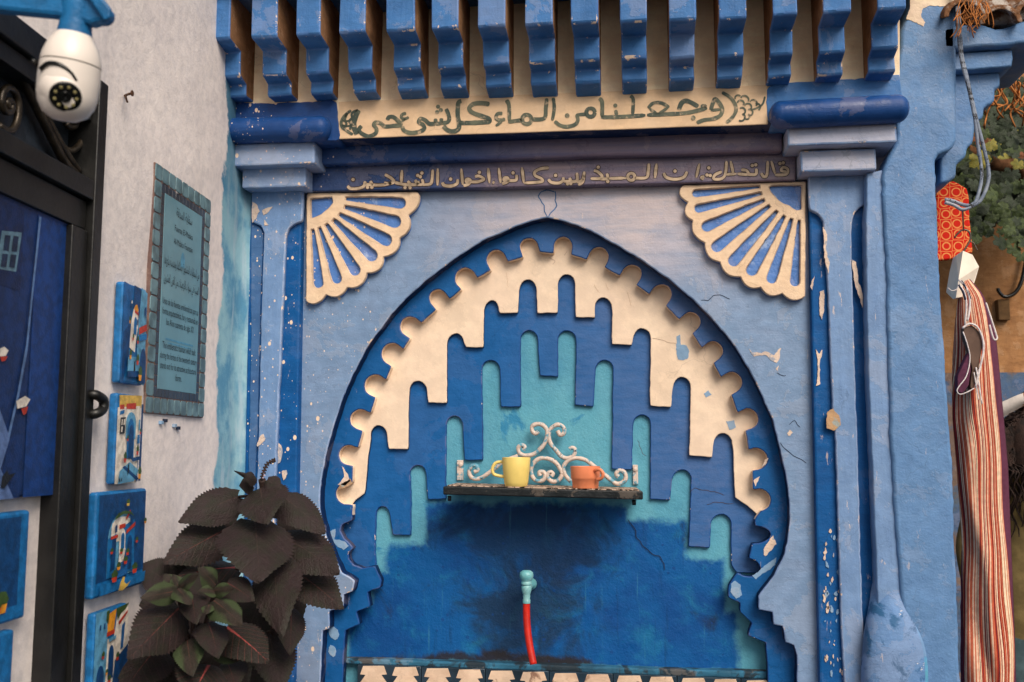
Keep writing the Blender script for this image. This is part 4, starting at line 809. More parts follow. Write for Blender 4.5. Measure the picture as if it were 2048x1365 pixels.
# big canvas and two more inside the door opening
Oa, Ob = -.030, -.006
def prb(px, py0, py1, wid):           # right edge at px
    a = L(px[0], py0, Ob); b = L(px[1], py1, Ob); s_ = (ls(a)+ls(b))/2
    return s_+wid, s_, b.z, a.z
i5_ = [([(.5,0),(.8,0),(.78,1),(.5,1)], (14,46,98)), ([(.8,0),(1,0),(1,1),(.8,1)], (16,58,122)), ([(.50,.02),(.72,.02),(.72,.3),(.50,.3)], (10,36,82)), ([(.60,.12),(.71,.10),(.69,.24),(.58,.25)], (96,130,150)), ([(.617,.13),(.648,.125),(.642,.18),(.612,.183)], (22,40,70)), ([(.662,.122),(.692,.118),(.686,.172),(.656,.177)], (22,40,70)), ([(.607,.195),(.638,.19),(.632,.235),(.602,.24)], (22,40,70)), ([(.652,.188),(.683,.183),(.677,.228),(.646,.232)], (22,40,70)),
       ([(.802,.02),(.815,.02),(.79,.3),(.775,.5),(.74,.66),(.70,.8),(.66,.9),(.65,.89),(.69,.79),(.73,.65),(.765,.48),(.78,.3)], (92,124,172)), ([(.5,.45),(.52,.42),(.53,.56),(.5,.62)], (120,144,180)), ([(.5,.7),(.62,.68),(.7,.8),(.66,.9),(.74,1),(.5,1)], (92,118,168)), ([(.575,.37),(.60,.365),(.60,.41),(.57,.415)], BK),
       ([(.60,.515),(.64,.5),(.665,.51),(.65,.53),(.61,.535)], WH), ([(.62,.535),(.66,.53),(.65,.545),(.63,.55)], RD), ([(.72,.675),(.77,.655),(.80,.665),(.78,.69),(.73,.7)], WH), ([(.75,.7),(.79,.69),(.78,.715),(.765,.72)], RD), ([(.66,.96),(.665,.925),(.69,.905),(.70,.92),(.74,.915),(.70,.945),(.68,.965)], BK)]
b5 = prb((142,104), 452, 990, .62)
painting('large deep blue street canvas with a painted window and a small dark bird', *b5, Oa, Ob, (12,42,90), i5_, None)
b6 = prb((64,47), 1020, 1236, .22)
painting('blue canvas with a white arch and an orange pot, under the large street canvas', *b6, Oa, Ob, BL, [([(.05,.05),(.85,.05),(.85,.86),(.05,.86)], DK), archp(.1,.52,.3,.84,WH), ([(.1,.34),(.2,.24),(.36,.24),(.5,.4),(.48,.44),(.3,.3)], GN)]+pot(.6,.82,.10,OR)+pot(.53,.84,.07), 'small canvas paintings')
b7 = prb((30,20), 1258, 1440, .24)
painting('blue canvas lowest in the door opening, mostly plain blue', *b7, Oa, Ob, BL, [([(.05,.05),(.80,.05),(.80,.9),(.05,.9)], MB)]+pot(.55,.6,.1,OR), 'small canvas paintings')
# ================================================================== security camera
SCm = root('security_camera', 'white bulb security camera hanging from a blue bracket above the door', 'camera', D(140, 10, 1.40))
M['plastic'] = flat('white_plastic', lin(232, 222, 212), .35, .5, .05, 5, .02)
M['black'] = flat('black_plastic', lin(14, 16, 16), .2, .5, .2)
M['bluebr'] = flat('blue_painted_metal', lin(20, 104, 160), .5, .4, .25, 30, .4)
M['led'] = flat('led_lens', lin(150, 140, 96), .15, .6, .2)
dc = 1.38
ax = (D(128, 243, dc)-D(150, 62, dc)); bl_ = ax.length; ax.normalize(); top = D(150, 62, dc); sc_ = dc/F; R_ = 57*sc_
lathe('camera_body', [(.0, -.004), (R_*.40, -.003), (R_*.62, bl_*.06), (R_*.84, bl_*.17), (R_*.96, bl_*.28), (R_*1.0, bl_*.36), (R_*1.0, bl_*.372)], top, ax, M['plastic'], SCm, 36)
lathe('seam_groove', [(R_*.95, bl_*.365), (R_*.965, bl_*.372), (R_*.965, bl_*.384), (R_*.95, bl_*.39)], top, ax, M['black'], SCm, 36)
lathe('lower_shell', [(R_*.97, bl_*.383), (R_*1.0, bl_*.386), (R_*1.02, bl_*.55), (R_*1.0, bl_*.72), (R_*.93, bl_*.82), (R_*.75, bl_*.92), (R_*.42, bl_*.985), (0, bl_*1.0)], top, ax, M['plastic'], SCm, 36)
lathe('bracket_socket', [(R_*.5, -.050), (R_*.56, -.036), (R_*.5, -.022), (R_*.54, -.006), (R_*.60, .012), (R_*.54, .014), (R_*.5, .0)], top, ax, M['bluebr'], SCm, 28)
lp = D(134, 197, dc)-FW*(R_*.93); ln_ = (CAM-lp).normalized()*.90+Vector((.06, 0, -.30)); ln_.normalize()
ball = D(134, 184, dc)-FW*(R_*.20)
lathe('lens_ball', [(0, -R_*.9), (R_*.5, -R_*.75), (R_*.82, -R_*.3), (R_*.86, 0), (R_*.8, R_*.34), (R_*.55, R_*.72), (R_*.5, R_*.75), (0, R_*.76)], ball, ln_, M['plastic'], SCm, 32)
LNS = lathe('lens_face', [(0, 0), (R_*.52, 0), (R_*.52, .002), (R_*.46, .004), (R_*.2, .0035), (R_*.17, .006), (R_*.08, .006), (0, .004)], ball+ln_*(R_*.775), ln_, M['black'], SCm, 28)
e1 = ln_.orthogonal().normalized(); e2 = ln_.cross(e1)
for k in range(9):
    a = k*2*math.pi/9
    lathe('led', [(.0025, 0), (.002, .0012), (0, .0016)], ball+ln_*(R_*.775+.0038)+(e1*math.cos(a)+e2*math.sin(a))*(R_*.35), ln_, M['led'], LNS, 8)
tube('eyelid_gap', [D(106, 153, dc)-FW*(R_*.90), D(124, 143, dc)-FW*(R_*1.00), D(146, 146, dc)-FW*(R_*.99), D(163, 159, dc)-FW*(R_*.86), D(171, 174, dc)-FW*(R_*.74)], .0032, M['black'], SCm, 8, 5)
q = D(83, 132, dc)-FW*(R_*.55)
lathe('side_port', [(.0, 0), (.0042, .001), (.003, .004), (0, .005)], q, (CAM-q), M['black'], SCm, 10)
def prism(name, pts, d0, d1, mat, parent, b=.004):
    v = [D(x, y, d0) for x, y in pts]+[D(1024+(x-1024)*d0/d1, 682.5+(y-682.5)*d0/d1, d1) for x, y in pts]; n = len(pts)
    f = [tuple(range(n)), tuple(range(n, 2*n))]+[(k, (k+1) % n, n+(k+1) % n, n+k) for k in range(n)]
    return bev(mesh(name, v, f, mat, parent), b, 2)
prism('bracket_arm', [(-140,-40),(-40,-60),(60,-30),(188,-6),(219,18),(216,36),(205,43),(190,44),(178,49),(150,40),(112,31),(57,26),(0,20),(-140,6)], 1.365, 1.392, M['bluebr'], SCm, .006)
prism('bracket_flange', [(180,-30),(204,-4),(221,17),(219,36),(208,41),(186,10),(160,-26)], 1.355, 1.363, M['bluebr'], SCm, .003)
lbox('bracket_base', ls(L(-190, -30))-.05, ls(L(-190,-30))+.12, D(0,-20,1.4).z-.04, D(0,-20,1.4).z+.06, -.01, .06, M['bluebr'], SCm, .004)
qa = D(-120, -15, 1.39); qb = L(-190, -30, .05)
tube('bracket_rod', [qa, qb], .018, M['bluebr'], SCm, 10, 1)
# ================================================================== coleus plants
def leafmat(name, base, edge, vein, vw, ew):
    s = N(name); x, y, z = s.sep(); ay = s.math('ABSOLUTE', y)
    c = s.mix(s.ramp(s.noise(3.2, 5), .35, .65), base, lin(36, 36, 27)); c = s.mix(s.ramp(s.noise(14, 5), .4, .7, 0, .5), c, shade(base, .6))
    if edge: c = s.mix(s.ramp(s.math('ADD', ay, s.math('MULTIPLY', s.math('SUBTRACT', s.noise(8, 4), .5), .2)), ew, ew+.16), c, edge)
    d = s.math('ADD', s.math('ADD', ay, s.math('MULTIPLY', x, vw)), s.math('MULTIPLY', s.math('SUBTRACT', s.noise(14, 4), .5), vw*1.2))
    c = s.mix(s.ramp(d, vw*.5, vw*1.05, .85, 0), c, vein)
    sv = s.math('FRACT', s.math('MULTIPLY', s.math('SUBTRACT', x, s.math('MULTIPLY', ay, .75)), 7.0))
    vn = s.ramp(s.math('ABSOLUTE', s.math('SUBTRACT', sv, .5)), 0.0, .07, 1, 0)
    c = s.mix(s.math('MULTIPLY', vn, .18), c, vein)
    nb = s.bump(s.math('SUBTRACT', s.math('MULTIPLY', s.noise(26, 4), .7), s.math('MULTIPLY', vn, .25)), .35, .02)
    return s.done(c, .62, nb, .3)
M['leafdark'] = leafmat('dark_leaf', lin(45, 33, 34), None, lin(66, 50, 46), .012, 0)
M['leafred'] = leafmat('dark_leaf_red_vein', lin(44, 33, 33), None, lin(100, 54, 50), .022, 0)
M['leafpink'] = leafmat('dark_leaf_pink_vein', lin(44, 38, 35), None, lin(172, 78, 74), .04, 0)
M['leafgreen'] = leafmat('green_edged_leaf', lin(54, 46, 40), lin(58, 70, 44), lin(96, 60, 52), .02, .14)
M['stem'] = flat('dark_stem', lin(58, 44, 40), .7, .3)
def leafmesh(name, mat, curl, wave, seed, teeth=36):
    nL = teeth; nW = 6; vs_, fs = [], []
    for i in range(nL+1):
        t = i/nL; w_ = .5*(math.sin(math.pi*min(1, (t*.95+.05))**.62)**.68)*(1-.35*max(0, (t-.55)/.45)**1.5) if t < 1 else 0
        w_ = max(0, w_)*(1 if t > .1 else .55+4.5*t)
        back = -.10*max(0, 1-t/.12)
        for j in range(-nW, nW+1):
            f = j/nW; yy = w_*f; tooth = 0
            if abs(j) == nW and 0 < i < nL: yy *= 1+.055*(1 if i % 2 else -1)*1.0; tooth = .008 if i % 2 else 0
            xx = t+back*abs(f)**1.5+tooth
            zz_ = -curl*t*t - wave*abs(f)**1.6*w_*1.2+.022*math.sin(9*t+seed)*f+.012*math.sin(7*t+3*f+seed)*abs(f)
            vs_.append((xx, yy, zz_))
    m_ = 2*nW+1
    for i in range(nL):
        for j in range(2*nW): fs.append((i*m_+j, i*m_+j+1, (i+1)*m_+j+1, (i+1)*m_+j))
    me = bpy.data.meshes.new(name); me.from_pydata(vs_, [], fs); me.update()
    me.polygons.foreach_set('use_smooth', [True]*len(me.polygons)); me.materials.append(mat); return me
LM = {k: [leafmesh('leaf', M['leaf'+k], c, wv, q) for q, (c, wv) in enumerate([(.20, .20), (.30, .12), (.12, .26)])] for k in ('dark', 'red', 'pink', 'green')}
def putleaf(parent, b, t, wpx, db, dt, kind, var=0, up=.35, roll_=0.0):
    B = D(b[0], b[1], db); T = D(t[0], t[1], dt); l = T-B; n = (CAM-B).normalized()+Vector((0, 0, up)); n = n-l.normalized()*n.dot(l.normalized()); n.normalize()
    X = l.normalized(); Y = n.cross(X); roll_ += random.uniform(-.28, .28); wpx = wpx*random.uniform(.92, 1.08)
    if roll_: n, Y = n*math.cos(roll_)+Y*math.sin(roll_), Y*math.cos(roll_)-n*math.sin(roll_)
    W = 1.2*wpx*(db+dt)/2/F; ln_ = l.length
    # the curl drops the tip: aim the chord at the tip
    me = LM[kind][var % 3]
    o = bpy.data.objects.new('leaf', me); COL.objects.link(o); o.parent = parent
    m = Matrix((X*ln_, Y*W, n*ln_*.8)).transposed().to_4x4(); m.translation = B-rootloc(parent)
    curl = (.20, .30, .12)[var % 3]
    # tilt so that the curled tip lands on T
    rot = Matrix.Rotation(-math.atan(curl*.8), 4, Y); base = m.translation.copy(); m.translation = (0, 0, 0); m = rot @ m; m.translation = base
    o.matrix_local = m; return o
def c1(X, Y): return (230+X/4.173, 900+Y/4.173)
def c2(X, Y): return (230+X/5.12, 1100+Y/5.12)
pb = D(540, 1365, 2.55); PL = root('coleus_plant', 'tall dark coleus with big drooping leaves in front of the pilaster', 'plant', (pb.x, pb.y, 0), 'coleus plants')
for b, t, w_, db, dt, k, v in [(c1(1030,390), c1(535,605), 66, 2.55, 2.45, 'dark', 0), (c1(1215,320), c1(1268,612), 95, 2.50, 2.38, 'dark', 1), (c1(1400,390), c1(1752,695), 68, 2.55, 2.50, 'dark', 0),
        (c1(930,660), c1(408,950), 84, 2.56, 2.42, 'red', 0), (c1(1165,585), c1(1205,1100), 122, 2.48, 2.28, 'dark', 0), (c1(1415,730), c1(1868,1030), 84, 2.55, 2.45, 'dark', 0),
        (c1(1330,910), c2(1710,855), 94, 2.46, 2.26, 'dark', 1), (c1(1510,1020), c1(1892,1320), 74, 2.56, 2.46, 'red', 1), (c2(1230,180), c2(640,270), 64, 2.60, 2.46, 'pink', 0),
        (c2(1800,620), c2(1790,1060), 54, 2.56, 2.44, 'red', 1), (c2(1560,830), c2(1700,1460), 78, 2.58, 2.44, 'dark', 1), (c1(960,640), c1(760,480), 50, 2.64, 2.66, 'dark', 2), (c1(1440,700), c1(1560,500), 52, 2.66, 2.68, 'dark', 2),
        (c1(1180,250), c1(1080,220), 26, 2.50, 2.46, 'dark', 2), (c1(1270,250), c1(1385,330), 30, 2.50, 2.48, 'dark', 2), (c1(1150,290), c1(1040,300), 34, 2.52, 2.5, 'dark', 1), (c1(1080,440), c1(985,490), 22, 2.58, 2.58, 'dark', 2), (c1(1300,500), c1(1440,540), 24, 2.60, 2.6, 'dark', 2),
        (c1(1180,245), c1(995,175), 10, 2.50, 2.46, 'dark', 2), (c2(1500,500), c2(1330,900), 110, 2.66, 2.6, 'dark', 0), (c2(1600,300), c2(1900,700), 110, 2.70, 2.64, 'dark', 1), (c2(1400,900), c2(1500,1400), 120, 2.70, 2.66, 'dark', 2), (c2(1100,150), c2(700,160), 70, 2.68, 2.6, 'dark', 1), (c2(1250,1100), c2(1250,1500), 120, 2.68, 2.6, 'dark', 0), (c2(900,1150), c2(700,1480), 110, 2.66, 2.6, 'dark', 1)]:
    putleaf(PL, b, t, w_, db, dt, k, v)
sp = [pb+Vector((0, .02, -1.0)), D(548, 1250, 2.58), D(535, 1100, 2.55), D(527, 985, 2.52), D(524, 960, 2.51)]
sp[0].z = .30
tube('stem', sp, .010, M['stem'], PL, 8, 4)
for b, t in [((527,1000),(478,994)), ((527,1000),(566,996)), ((532,1060),(455,1060)), ((535,1070),(572,1076)), ((540,1130),(550,1122)), ((545,1150),(592,1148)), ((540,1160),(472,1138)), ((545,1240),(580,1226)), ((548,1270),(536,1265))]:
    tube('leaf_stalk', [D(b[0], b[1], 2.54), D((b[0]+t[0])/2, (b[1]+t[1])/2-4, 2.54), D(t[0], t[1], 2.55)], .004, M['stem'], PL, 6, 3)
fl = [D(*c1(1222,250), 2.5), D(*c1(1238,190), 2.5), D(*c1(1270,120), 2.5), D(*c1(1325,88), 2.5)]
tube('flower_spike', fl, .0025, M['stem'], PL, 6, 4)
M['floret'] = flat('pale_floret', lin(214, 186, 196), .6, .3)
fls = smooth_line(fl, 6)
for k in range(3, len(fls)):
    for a in range(3):
        q = fls[k]; dv = Vector((math.cos(a*2.1+k), .3, math.sin(a*2.1+k)))*.006
        lathe('floret', [(0, 0), (.0028, .003), (.002, .006), (0, .007)], q, dv, M['floret'] if k < 7 and a == 1 else M['stem'], PL, 6)
M['pot'] = flat('terracotta', lin(150, 84, 58), .8, .2)
def plantpot(parent, p, r): lathe('pot', [(0, .002), (r*.72, .002), (r, .26), (r*1.08, .26), (r*1.08, .31), (r*.95, .31), (r*.92, .28), (0, .28)], (p.x, p.y, .0), (0, 0, 1), M['pot'], parent, 24)
plantpot(PL, pb, .15)
pb2 = D(380, 1365, 2.3); PS = root('coleus_plant', 'smaller bushy coleus with green tipped rosettes and pink veins beside the paintings', 'plant', (pb2.x, pb2.y, 0), 'coleus plants')
for b, t, w_, db, dt, k, v in [(c2(630,420), c2(268,497), 40, 2.26, 2.18, 'green', 0), (c2(650,410), c2(852,248), 28, 2.26, 2.22, 'green', 1), (c2(640,400), c2(775,560), 34, 2.24, 2.18, 'green', 0), (c2(640,400), c2(500,250), 30, 2.30, 2.30, 'green', 2), (c2(660,400), c2(590,250), 24, 2.28, 2.28, 'green', 2),
        (c2(1030,360), c2(855,185), 38, 2.30, 2.26, 'green', 1), (c2(1010,420), c2(1208,398), 28, 2.28, 2.24, 'green', 0), (c2(1030,430), c2(858,418), 24, 2.28, 2.24, 'green', 1), (c2(1010,520), c2(1300,770), 46, 2.26, 2.16, 'green', 0), (c2(790,470), c2(830,755), 46, 2.28, 2.18, 'red', 1), (c2(960,560), c2(930,655), 22, 2.24, 2.2, 'green', 2),
        (c2(660,590), c2(148,1112), 86, 2.30, 2.10, 'red', 0), (c2(950,750), c2(1050,1100), 58, 2.26, 2.14, 'red', 1), (c2(1140,790), c2(1565,1145), 82, 2.32, 2.20, 'pink', 0), (c2(740,930), c2(790,1285), 50, 2.24, 2.12, 'green', 1), (c2(1150,340), c2(1420,520), 50, 2.34, 2.28, 'red', 1), (c2(1060,930), c2(1300,1130), 52, 2.30, 2.24, 'green', 2),
        (c2(960,1180), c2(790,1520), 104, 2.26, 2.10, 'pink', 1), (c2(420,1020), c2(100,1440), 90, 2.36, 2.22, 'red', 0), (c2(560,560), c2(250,560), 50, 2.38, 2.3, 'red', 2), (c2(1150,1150), c2(1240,1420), 60, 2.3, 2.2, 'red', 1), (c2(500,300), c2(260,160), 66, 2.46, 2.44, 'dark', 1), (c2(640,300), c2(520,90), 70, 2.5, 2.5, 'dark', 0), (c2(800,700), c2(400,1000), 110, 2.44, 2.36, 'dark', 1), (c2(900,900), c2(700,1400), 120, 2.46, 2.4, 'dark', 0), (c2(1000,900), c2(1350,1350), 120, 2.5, 2.4, 'dark', 1), (c2(600,900), c2(200,1380), 120, 2.46, 2.4, 'dark', 2), (c2(700,400), c2(350,620), 90, 2.44, 2.4, 'dark', 0), (c2(900,500), c2(1250,620), 90, 2.46, 2.42, 'dark', 2), (c2(760,280), c2(900,560), 90, 2.5, 2.46, 'dark', 0), (c2(950,330), c2(760,520), 80, 2.48, 2.46, 'dark', 1)]:
    putleaf(PS, b, t, w_, db, dt, k, v)
for px, py in [(356,1180), (430,1184), (386,1192), (402,1250), (372,1280), (450,1256)]:
    q = pb2.copy(); q.z = .30; tube('stem', [q, D(385, 1365, 2.34), D((px+385)/2, (py+1340)/2, 2.32), D(px, py, 2.28)], .006, M['stem'], PS, 6, 3)
plantpot(PS, pb2, .14)
# ================================================================== shelf, mugs, tap
M['shelfiron'] = paint('black_shelf_paint', lin(24, 30, 34), lin(16, 20, 22), .45, .4, chips=(lin(36, 92, 120), .68, 14), bump=1.6)
s_ = N('dirty_shelf_top'); sm = s_.ramp(s_.noise(60, 8, .7), .47, .54)
M['shelftop'] = s_.done(s_.mix(sm, lin(206, 180, 160), lin(28, 26, 24)), .85, s_.bump(s_.noise(80, 6), .9, .006), .1)
s_ = N('worn_silver_scroll'); sm = s_.ramp(s_.noise(38, 7, .65), .50, .60)
M['scroll'] = s_.done(s_.mix(s_.ramp(s_.noise(110, 3), .62, .68), s_.mix(sm, lin(206, 188, 176), lin(90, 150, 172)), lin(50, 44, 44)), .5, s_.bump(s_.noise(120, 4), .5, .003), .5)
SH = root('wall_shelf', 'black iron wall shelf with silver scrollwork in the niche', 'shelf', P(1088, 990, .1))
YS = -.09
fl_, fr_ = P(886, 973, YS), P(1286, 983, YS); fb_, gb_ = P(913, 962, .135), P(1276, 968, .135)
zt_, zb_ = fl_.z, P(890, 990, YS).z; zt2, zb2 = fr_.z, P(1284, 1000, YS).z
v = [(fl_.x, YS, zb_), (fr_.x, YS, zb2), (gb_.x, .138, zb2), (fb_.x, .138, zb_), (fl_.x, YS, zt_), (fr_.x, YS, zt2), (gb_.x, .138, zt2), (fb_.x, .138, zt_)]
bev(mesh('shelf_tray', v, BOXF, M['shelfiron'], SH), .004)
v = [(fl_.x+.012, YS+.012, zt_+.0005), (fr_.x-.012, YS+.012, zt2+.0005), (gb_.x-.006, .136, zt2+.0005), (fb_.x+.006, .136, zt_+.0005)]
mesh('shelf_top', [(a, b, c+.003*k) for k in (0, 1) for a, b, c in v], BOXF, M['shelftop'], SH)
def cS(X, Y): return (860+X/4.551, 820+Y/4.551)
YC = .08
for pts in [[(985,195),(962,216),(932,196),(930,152),(975,130),(1030,142),(1068,200),(1050,290),(1000,360),(940,405),(870,416),(820,400),(802,352),(830,320),(864,342),(850,368)],
            [(1160,190),(1185,230),(1220,210),(1214,160),(1160,136),(1102,170),(1080,230),(1100,310),(1150,372),(1200,428),(1260,440),(1310,410),(1320,362),(1292,345),(1270,358)],
            [(402,566),(432,550),(424,514),(385,510),(355,560),(376,614),(430,630),(490,606),(580,540),(650,485),(720,450),(800,420)],
            [(1716,612),(1695,585),(1720,553),(1765,568),(1782,620),(1750,662),(1690,670),(1600,600),(1500,520),(1420,460),(1330,440),(1260,460),(1215,520),(1230,592),(1284,655)],
            [(1002,602),(996,570),(1030,565),(1050,600),(1020,646),(960,640),(925,590),(930,510),(980,452),(1050,440),(1130,470),(1180,530),(1200,590),(1170,640),(1120,655),(1080,630),(1070,590),(1095,565),(1120,582),(1106,605)]]:
    tube('scroll', [P(*cS(*p), YC) for p in pts], .0072, M['scroll'], SH, 8, 5, jit=.18)
for xa, xb, ya, yb in [(252,308,458,640), (1845,1895,500,680)]:
    a, b = cS(xa, ya), cS(xb, yb); p0, p1 = P(*a, .12), P(*b, .12)
    BR = box('bracket_strap', p0.x, p1.x, .105, .150, p1.z, p0.z, M['scroll'], SH, .002)
    q = P((a[0]+b[0])/2, a[1]+9, .104); lathe('rivet', [(.008, 0), (.0075, .003), (.004, .005), (0, .0055)], q, (0, -1, 0), M['scroll'], BR, 12)
for x, y in [(899, 992), (1268, 1000)]:
    q = P(x, y, -.06); tube('bracket_foot', [q, q+Vector((0, 0, -.016))], .006, M['shelfiron'], SH, 8, 1)
def mug(label, xt0, xt1, xb0, xb1, yt, yb, mat, hside, hpts, step=None):
    Ym = -.045
    ct = P((xt0+xt1)/2, yt, Ym); cb = P((xb0+xb1)/2, yb, Ym)
    rt = (P(xt1, yt, Ym)-P(xt0, yt, Ym)).length/2; rb = (P(xb1, yb, Ym)-P(xb0, yb, Ym)).length/2
    z0 = zt_+(zt2-zt_)*((cb.x-fl_.x)/(fr_.x-fl_.x))+.0035; h = ct.z-z0
    r = root('mug', label, 'mug', (cb.x, Ym, z0))
    if step: prof = [(0, .001), (rb*.97, 0), (rb, .003), (rb*1.04, h*.38), (rb*1.07, h*.395), (rt*.98, h*.5), (rt, h), (rt*.95, h), (rt*.9, h*.9), (rb*.85, .008), (0, .006)]
    else: prof = [(0, .001), (rb*.9, 0), (rb*.97, .003), (rb*1.04, h*.15), (rt*.95, h*.6), (rt, h*.98), (rt*.985, h), (rt*.95, h), (rt*.93, h*.96), (rb*.9, .008), (0, .006)]
    lathe('cup', prof, (cb.x, Ym, z0), (0, 0, 1), mat, r, 40)
    tube('handle', [P(x, y, Ym+dy) for x, y, dy in hpts], .0052, mat, r, 10, 5)
M['ymug'] = flat('yellow_ceramic', lin(232, 206, 118), .4, .5, .08, 20, .05)
M['omug'] = flat('orange_ceramic', lin(232, 138, 96), .4, .5, .08, 20, .05)
mug('pale yellow mug standing on the iron shelf', 1004, 1060.4, 1009.4, 1055.6, 915, 976, M['ymug'], -1, [(1007,924,0),(992,926,-.004),(985,937,-.006),(987,948,-.006),(997,952,-.004),(1010,954,0)])
mug('short orange mug standing on the iron shelf', 1141.7, 1201.5, 1145, 1197, 933, 979, M['omug'], 1, [(1190,941,-.038),(1200,940,-.048),(1206,948,-.05),(1203,957,-.046),(1194,960,-.036)], True)
M['tapgreen'] = paint('turquoise_tap_paint', lin(110, 176, 182), lin(90, 160, 170), .35, .5, bump=1.0, chips=(lin(60, 70, 70), .74, 30))
M['hose'] = flat('red_rubber_hose', lin(196, 34, 16), .4, .5, .15, 40, .1)
YP = .0
TP = root('water_tap', 'turquoise painted tap with a short red hose on the stained blue wall', 'tap', P(1054, 1185, Y4))
k_ = (P(1064, 1180, YP)-P(1054, 1180, YP)).length/10
tz = P(1053, 1142, YP)
lathe('tap_knob', [(0, -.002), (8*k_, -.001), (13*k_, 3*k_), (14.2*k_, 9*k_), (13*k_, 15*k_), (10*k_, 19*k_), (9*k_, 21*k_)], tz, (0, 0, -1), M['tapgreen'], TP, 24)
lathe('tap_body', [(9*k_, 20*k_), (10.5*k_, 22*k_), (10.5*k_, 26*k_), (8*k_, 28*k_), (10.3*k_, 31*k_), (10.3*k_, 36*k_), (8.5*k_, 43*k_), (7*k_, 47*k_), (7.6*k_, 49*k_), (6.6*k_, 54*k_), (7.8*k_, 56*k_), (7.8*k_, 63*k_), (6*k_, 63*k_)], tz, (0, 0, -1), M['tapgreen'], TP, 24)
q = P(1054, 1178, YP); lathe('tap_pipe', [(7*k_, 0), (7*k_, .09), (12*k_, .1), (12*k_, .115), (7*k_, .12), (7*k_, .16)], q, (0, 1, 0), M['tapgreen'], TP, 16)
tube('hose', [P(1053, 1200, YP), P(1053, 1225, YP), P(1055, 1260, YP-.005), P(1060, 1295, YP-.012), P(1067, 1329, YP-.02)], 7.2*k_, M['hose'], TP, 14, 5)
# ================================================================== blue pier on the right
M['pier'] = paint('sky_blue_plaster', lin(96, 136, 182), lin(86, 126, 174), .55, .4, chips=(lin(128, 158, 196), .735, 6), scuff=.5, flake=.3, bump=1.7, lump=1.2, brush=(5, 5, 7))
PI_ = root('blue_pier', 'lumpy sky blue plastered pier beside the fountain', 'pier', P(1840, 900, .1)*1.0)
PI_.location.z = 0
plate('pier_body', xz([(1826,-90),(1822,0),(1813,35),(1803,60),(1800,100),(1793,140),(1786,185),(1795,235),(1793,285),(1776,312),(1766,340),(1764,360),(1768,460),(1773,565),(1777,720),(1781,882),(1790,1040),(1802,1185),(1822,1430),(1926,1430),(1922,1365),(1903,900),(1880,560),(1872,360),(1870,320),(1878,307),(1896,302),(1908,294),(1914,278),(1913,100),(1912,-90)], -.10), [], -.10, .22, M['pier'], PI_, .010, .0024, .012, 71)
# lower part of the pier under the frame keeps standing on the ground
lowp = [P(1822, 1429, -.10), P(1926, 1429, -.10)]
box('pier_plinth', lowp[0].x+.004, lowp[1].x-.004, -.097, .21, 0, lowp[0].z+.004, M['pier'], PI_, .01)
s_ = N('bare_cream_plaster'); M['bare'] = s_.done(s_.mix(s_.ramp(s_.noise(12, 6), .4, .6), lin(240, 220, 192), lin(222, 200, 178)), .8, s_.bump(s_.noise(30, 5), .5, .01), .2)
def chip2(pts, Y, mat, parent, seed):
    chip(pts, Y, mat, parent, 'bare_patch', seed)
chip2([(1827,-60),(1908,-60),(1909,4),(1890,12),(1876,12),(1860,12),(1846,18),(1842,32),(1850,46),(1846,54),(1830,46),(1812,40),(1820,20)], -.10, M['bare'], PI_, 81)
chip2([(1744,592),(1756,572),(1770,566),(1772,600),(1774,648),(1762,646),(1750,632),(1742,612)], .0, M['sandpatch'], FO, 82)
chip2([(1760,1076),(1782,1072),(1790,1080),(1788,1092),(1766,1092)], .0, M['patch'], FO, 83)
chip2([(1772,1156),(1790,1152),(1800,1160),(1790,1172),(1780,1168)], .0, M['patch'], FO, 84)
# ---- stepped bracket and little roof over the lane
EV = root('roof_bracket', 'stepped blue bracket carrying a small tiled eave over the lane', 'eave', P(1950, 366, .1))
plate('stepped_bracket', xz([(1880,150),(2001,144),(2002,174),(1991,178),(1990,200),(1985,206),(1968,216),(1966,236),(1950,246),(1946,286),(1936,292),(1933,314),(1914,328),(1911,356),(1895,366),(1880,366)], -.03), [], -.03, .2, M['pier'], EV, .008, .002, .01, 74)
plate('eave_beam', xz([(1885,106),(2026,100),(2026,134),(1885,142)], -.07), [], -.07, .24, M['pier'], EV, .006, .002, .02, 75)
plate('eave_soffit', xz([(1885,54),(1960,46),(1990,58),(2010,56),(2048,40),(2110,30),(2110,86),(1885,98)], -.10), [], -.10, .28, M['pier'], EV, .010, .003, .015, 76)
s_ = N('old_roof_tile'); M['rtile'] = s_.done(s_.mix(s_.ramp(s_.noise(14, 7, .65), .48, .6), lin(120, 86, 62), lin(186, 178, 170)), .9, s_.bump(s_.noise(30, 7), 1.0, .012), .1)
for k, (px, py) in enumerate([(1930, 12), (2002, 26), (2072, 10)]):
    c = P(px, py+8, -.14); vs_, fs = [], []; n = 10; r = .062
    for j, (yy, sc2) in enumerate([(0, 1.0), (.42, .86)]):
        for rr in (r*sc2, (r-.016)*sc2):
            for a in range(n+1):
                t = math.pi*a/n; vs_.append((c.x+rr*math.cos(t), c.y+yy, c.z+yy*.35+rr*math.sin(t)*.95-.02))
    m = n+1
    for a in range(n): fs += [(a, a+1, 2*m+a+1, 2*m+a), (m+a, m+a+1, 3*m+a+1, 3*m+a), (a, a+1, m+a+1, m+a), (2*m+a, 2*m+a+1, 3*m+a+1, 3*m+a)]
    fs += [(0, m, 3*m, 2*m), (n, m+n, 3*m+n, 2*m+n)]
    bev(mesh('roof_tile', vs_, fs, M['rtile'], EV), .004)
c = P(1990, 20, -.08); box('roof_bedding', P(1900, 0, 0).x, P(2120, 0, 0).x, -.09, .4, P(1950, 44, -.1).z, P(1950, -60, -.1).z, M['rtile'], EV, .02)
M['dry'] = flat('dry_root', lin(176, 112, 60), .8, .2, .4, 40)
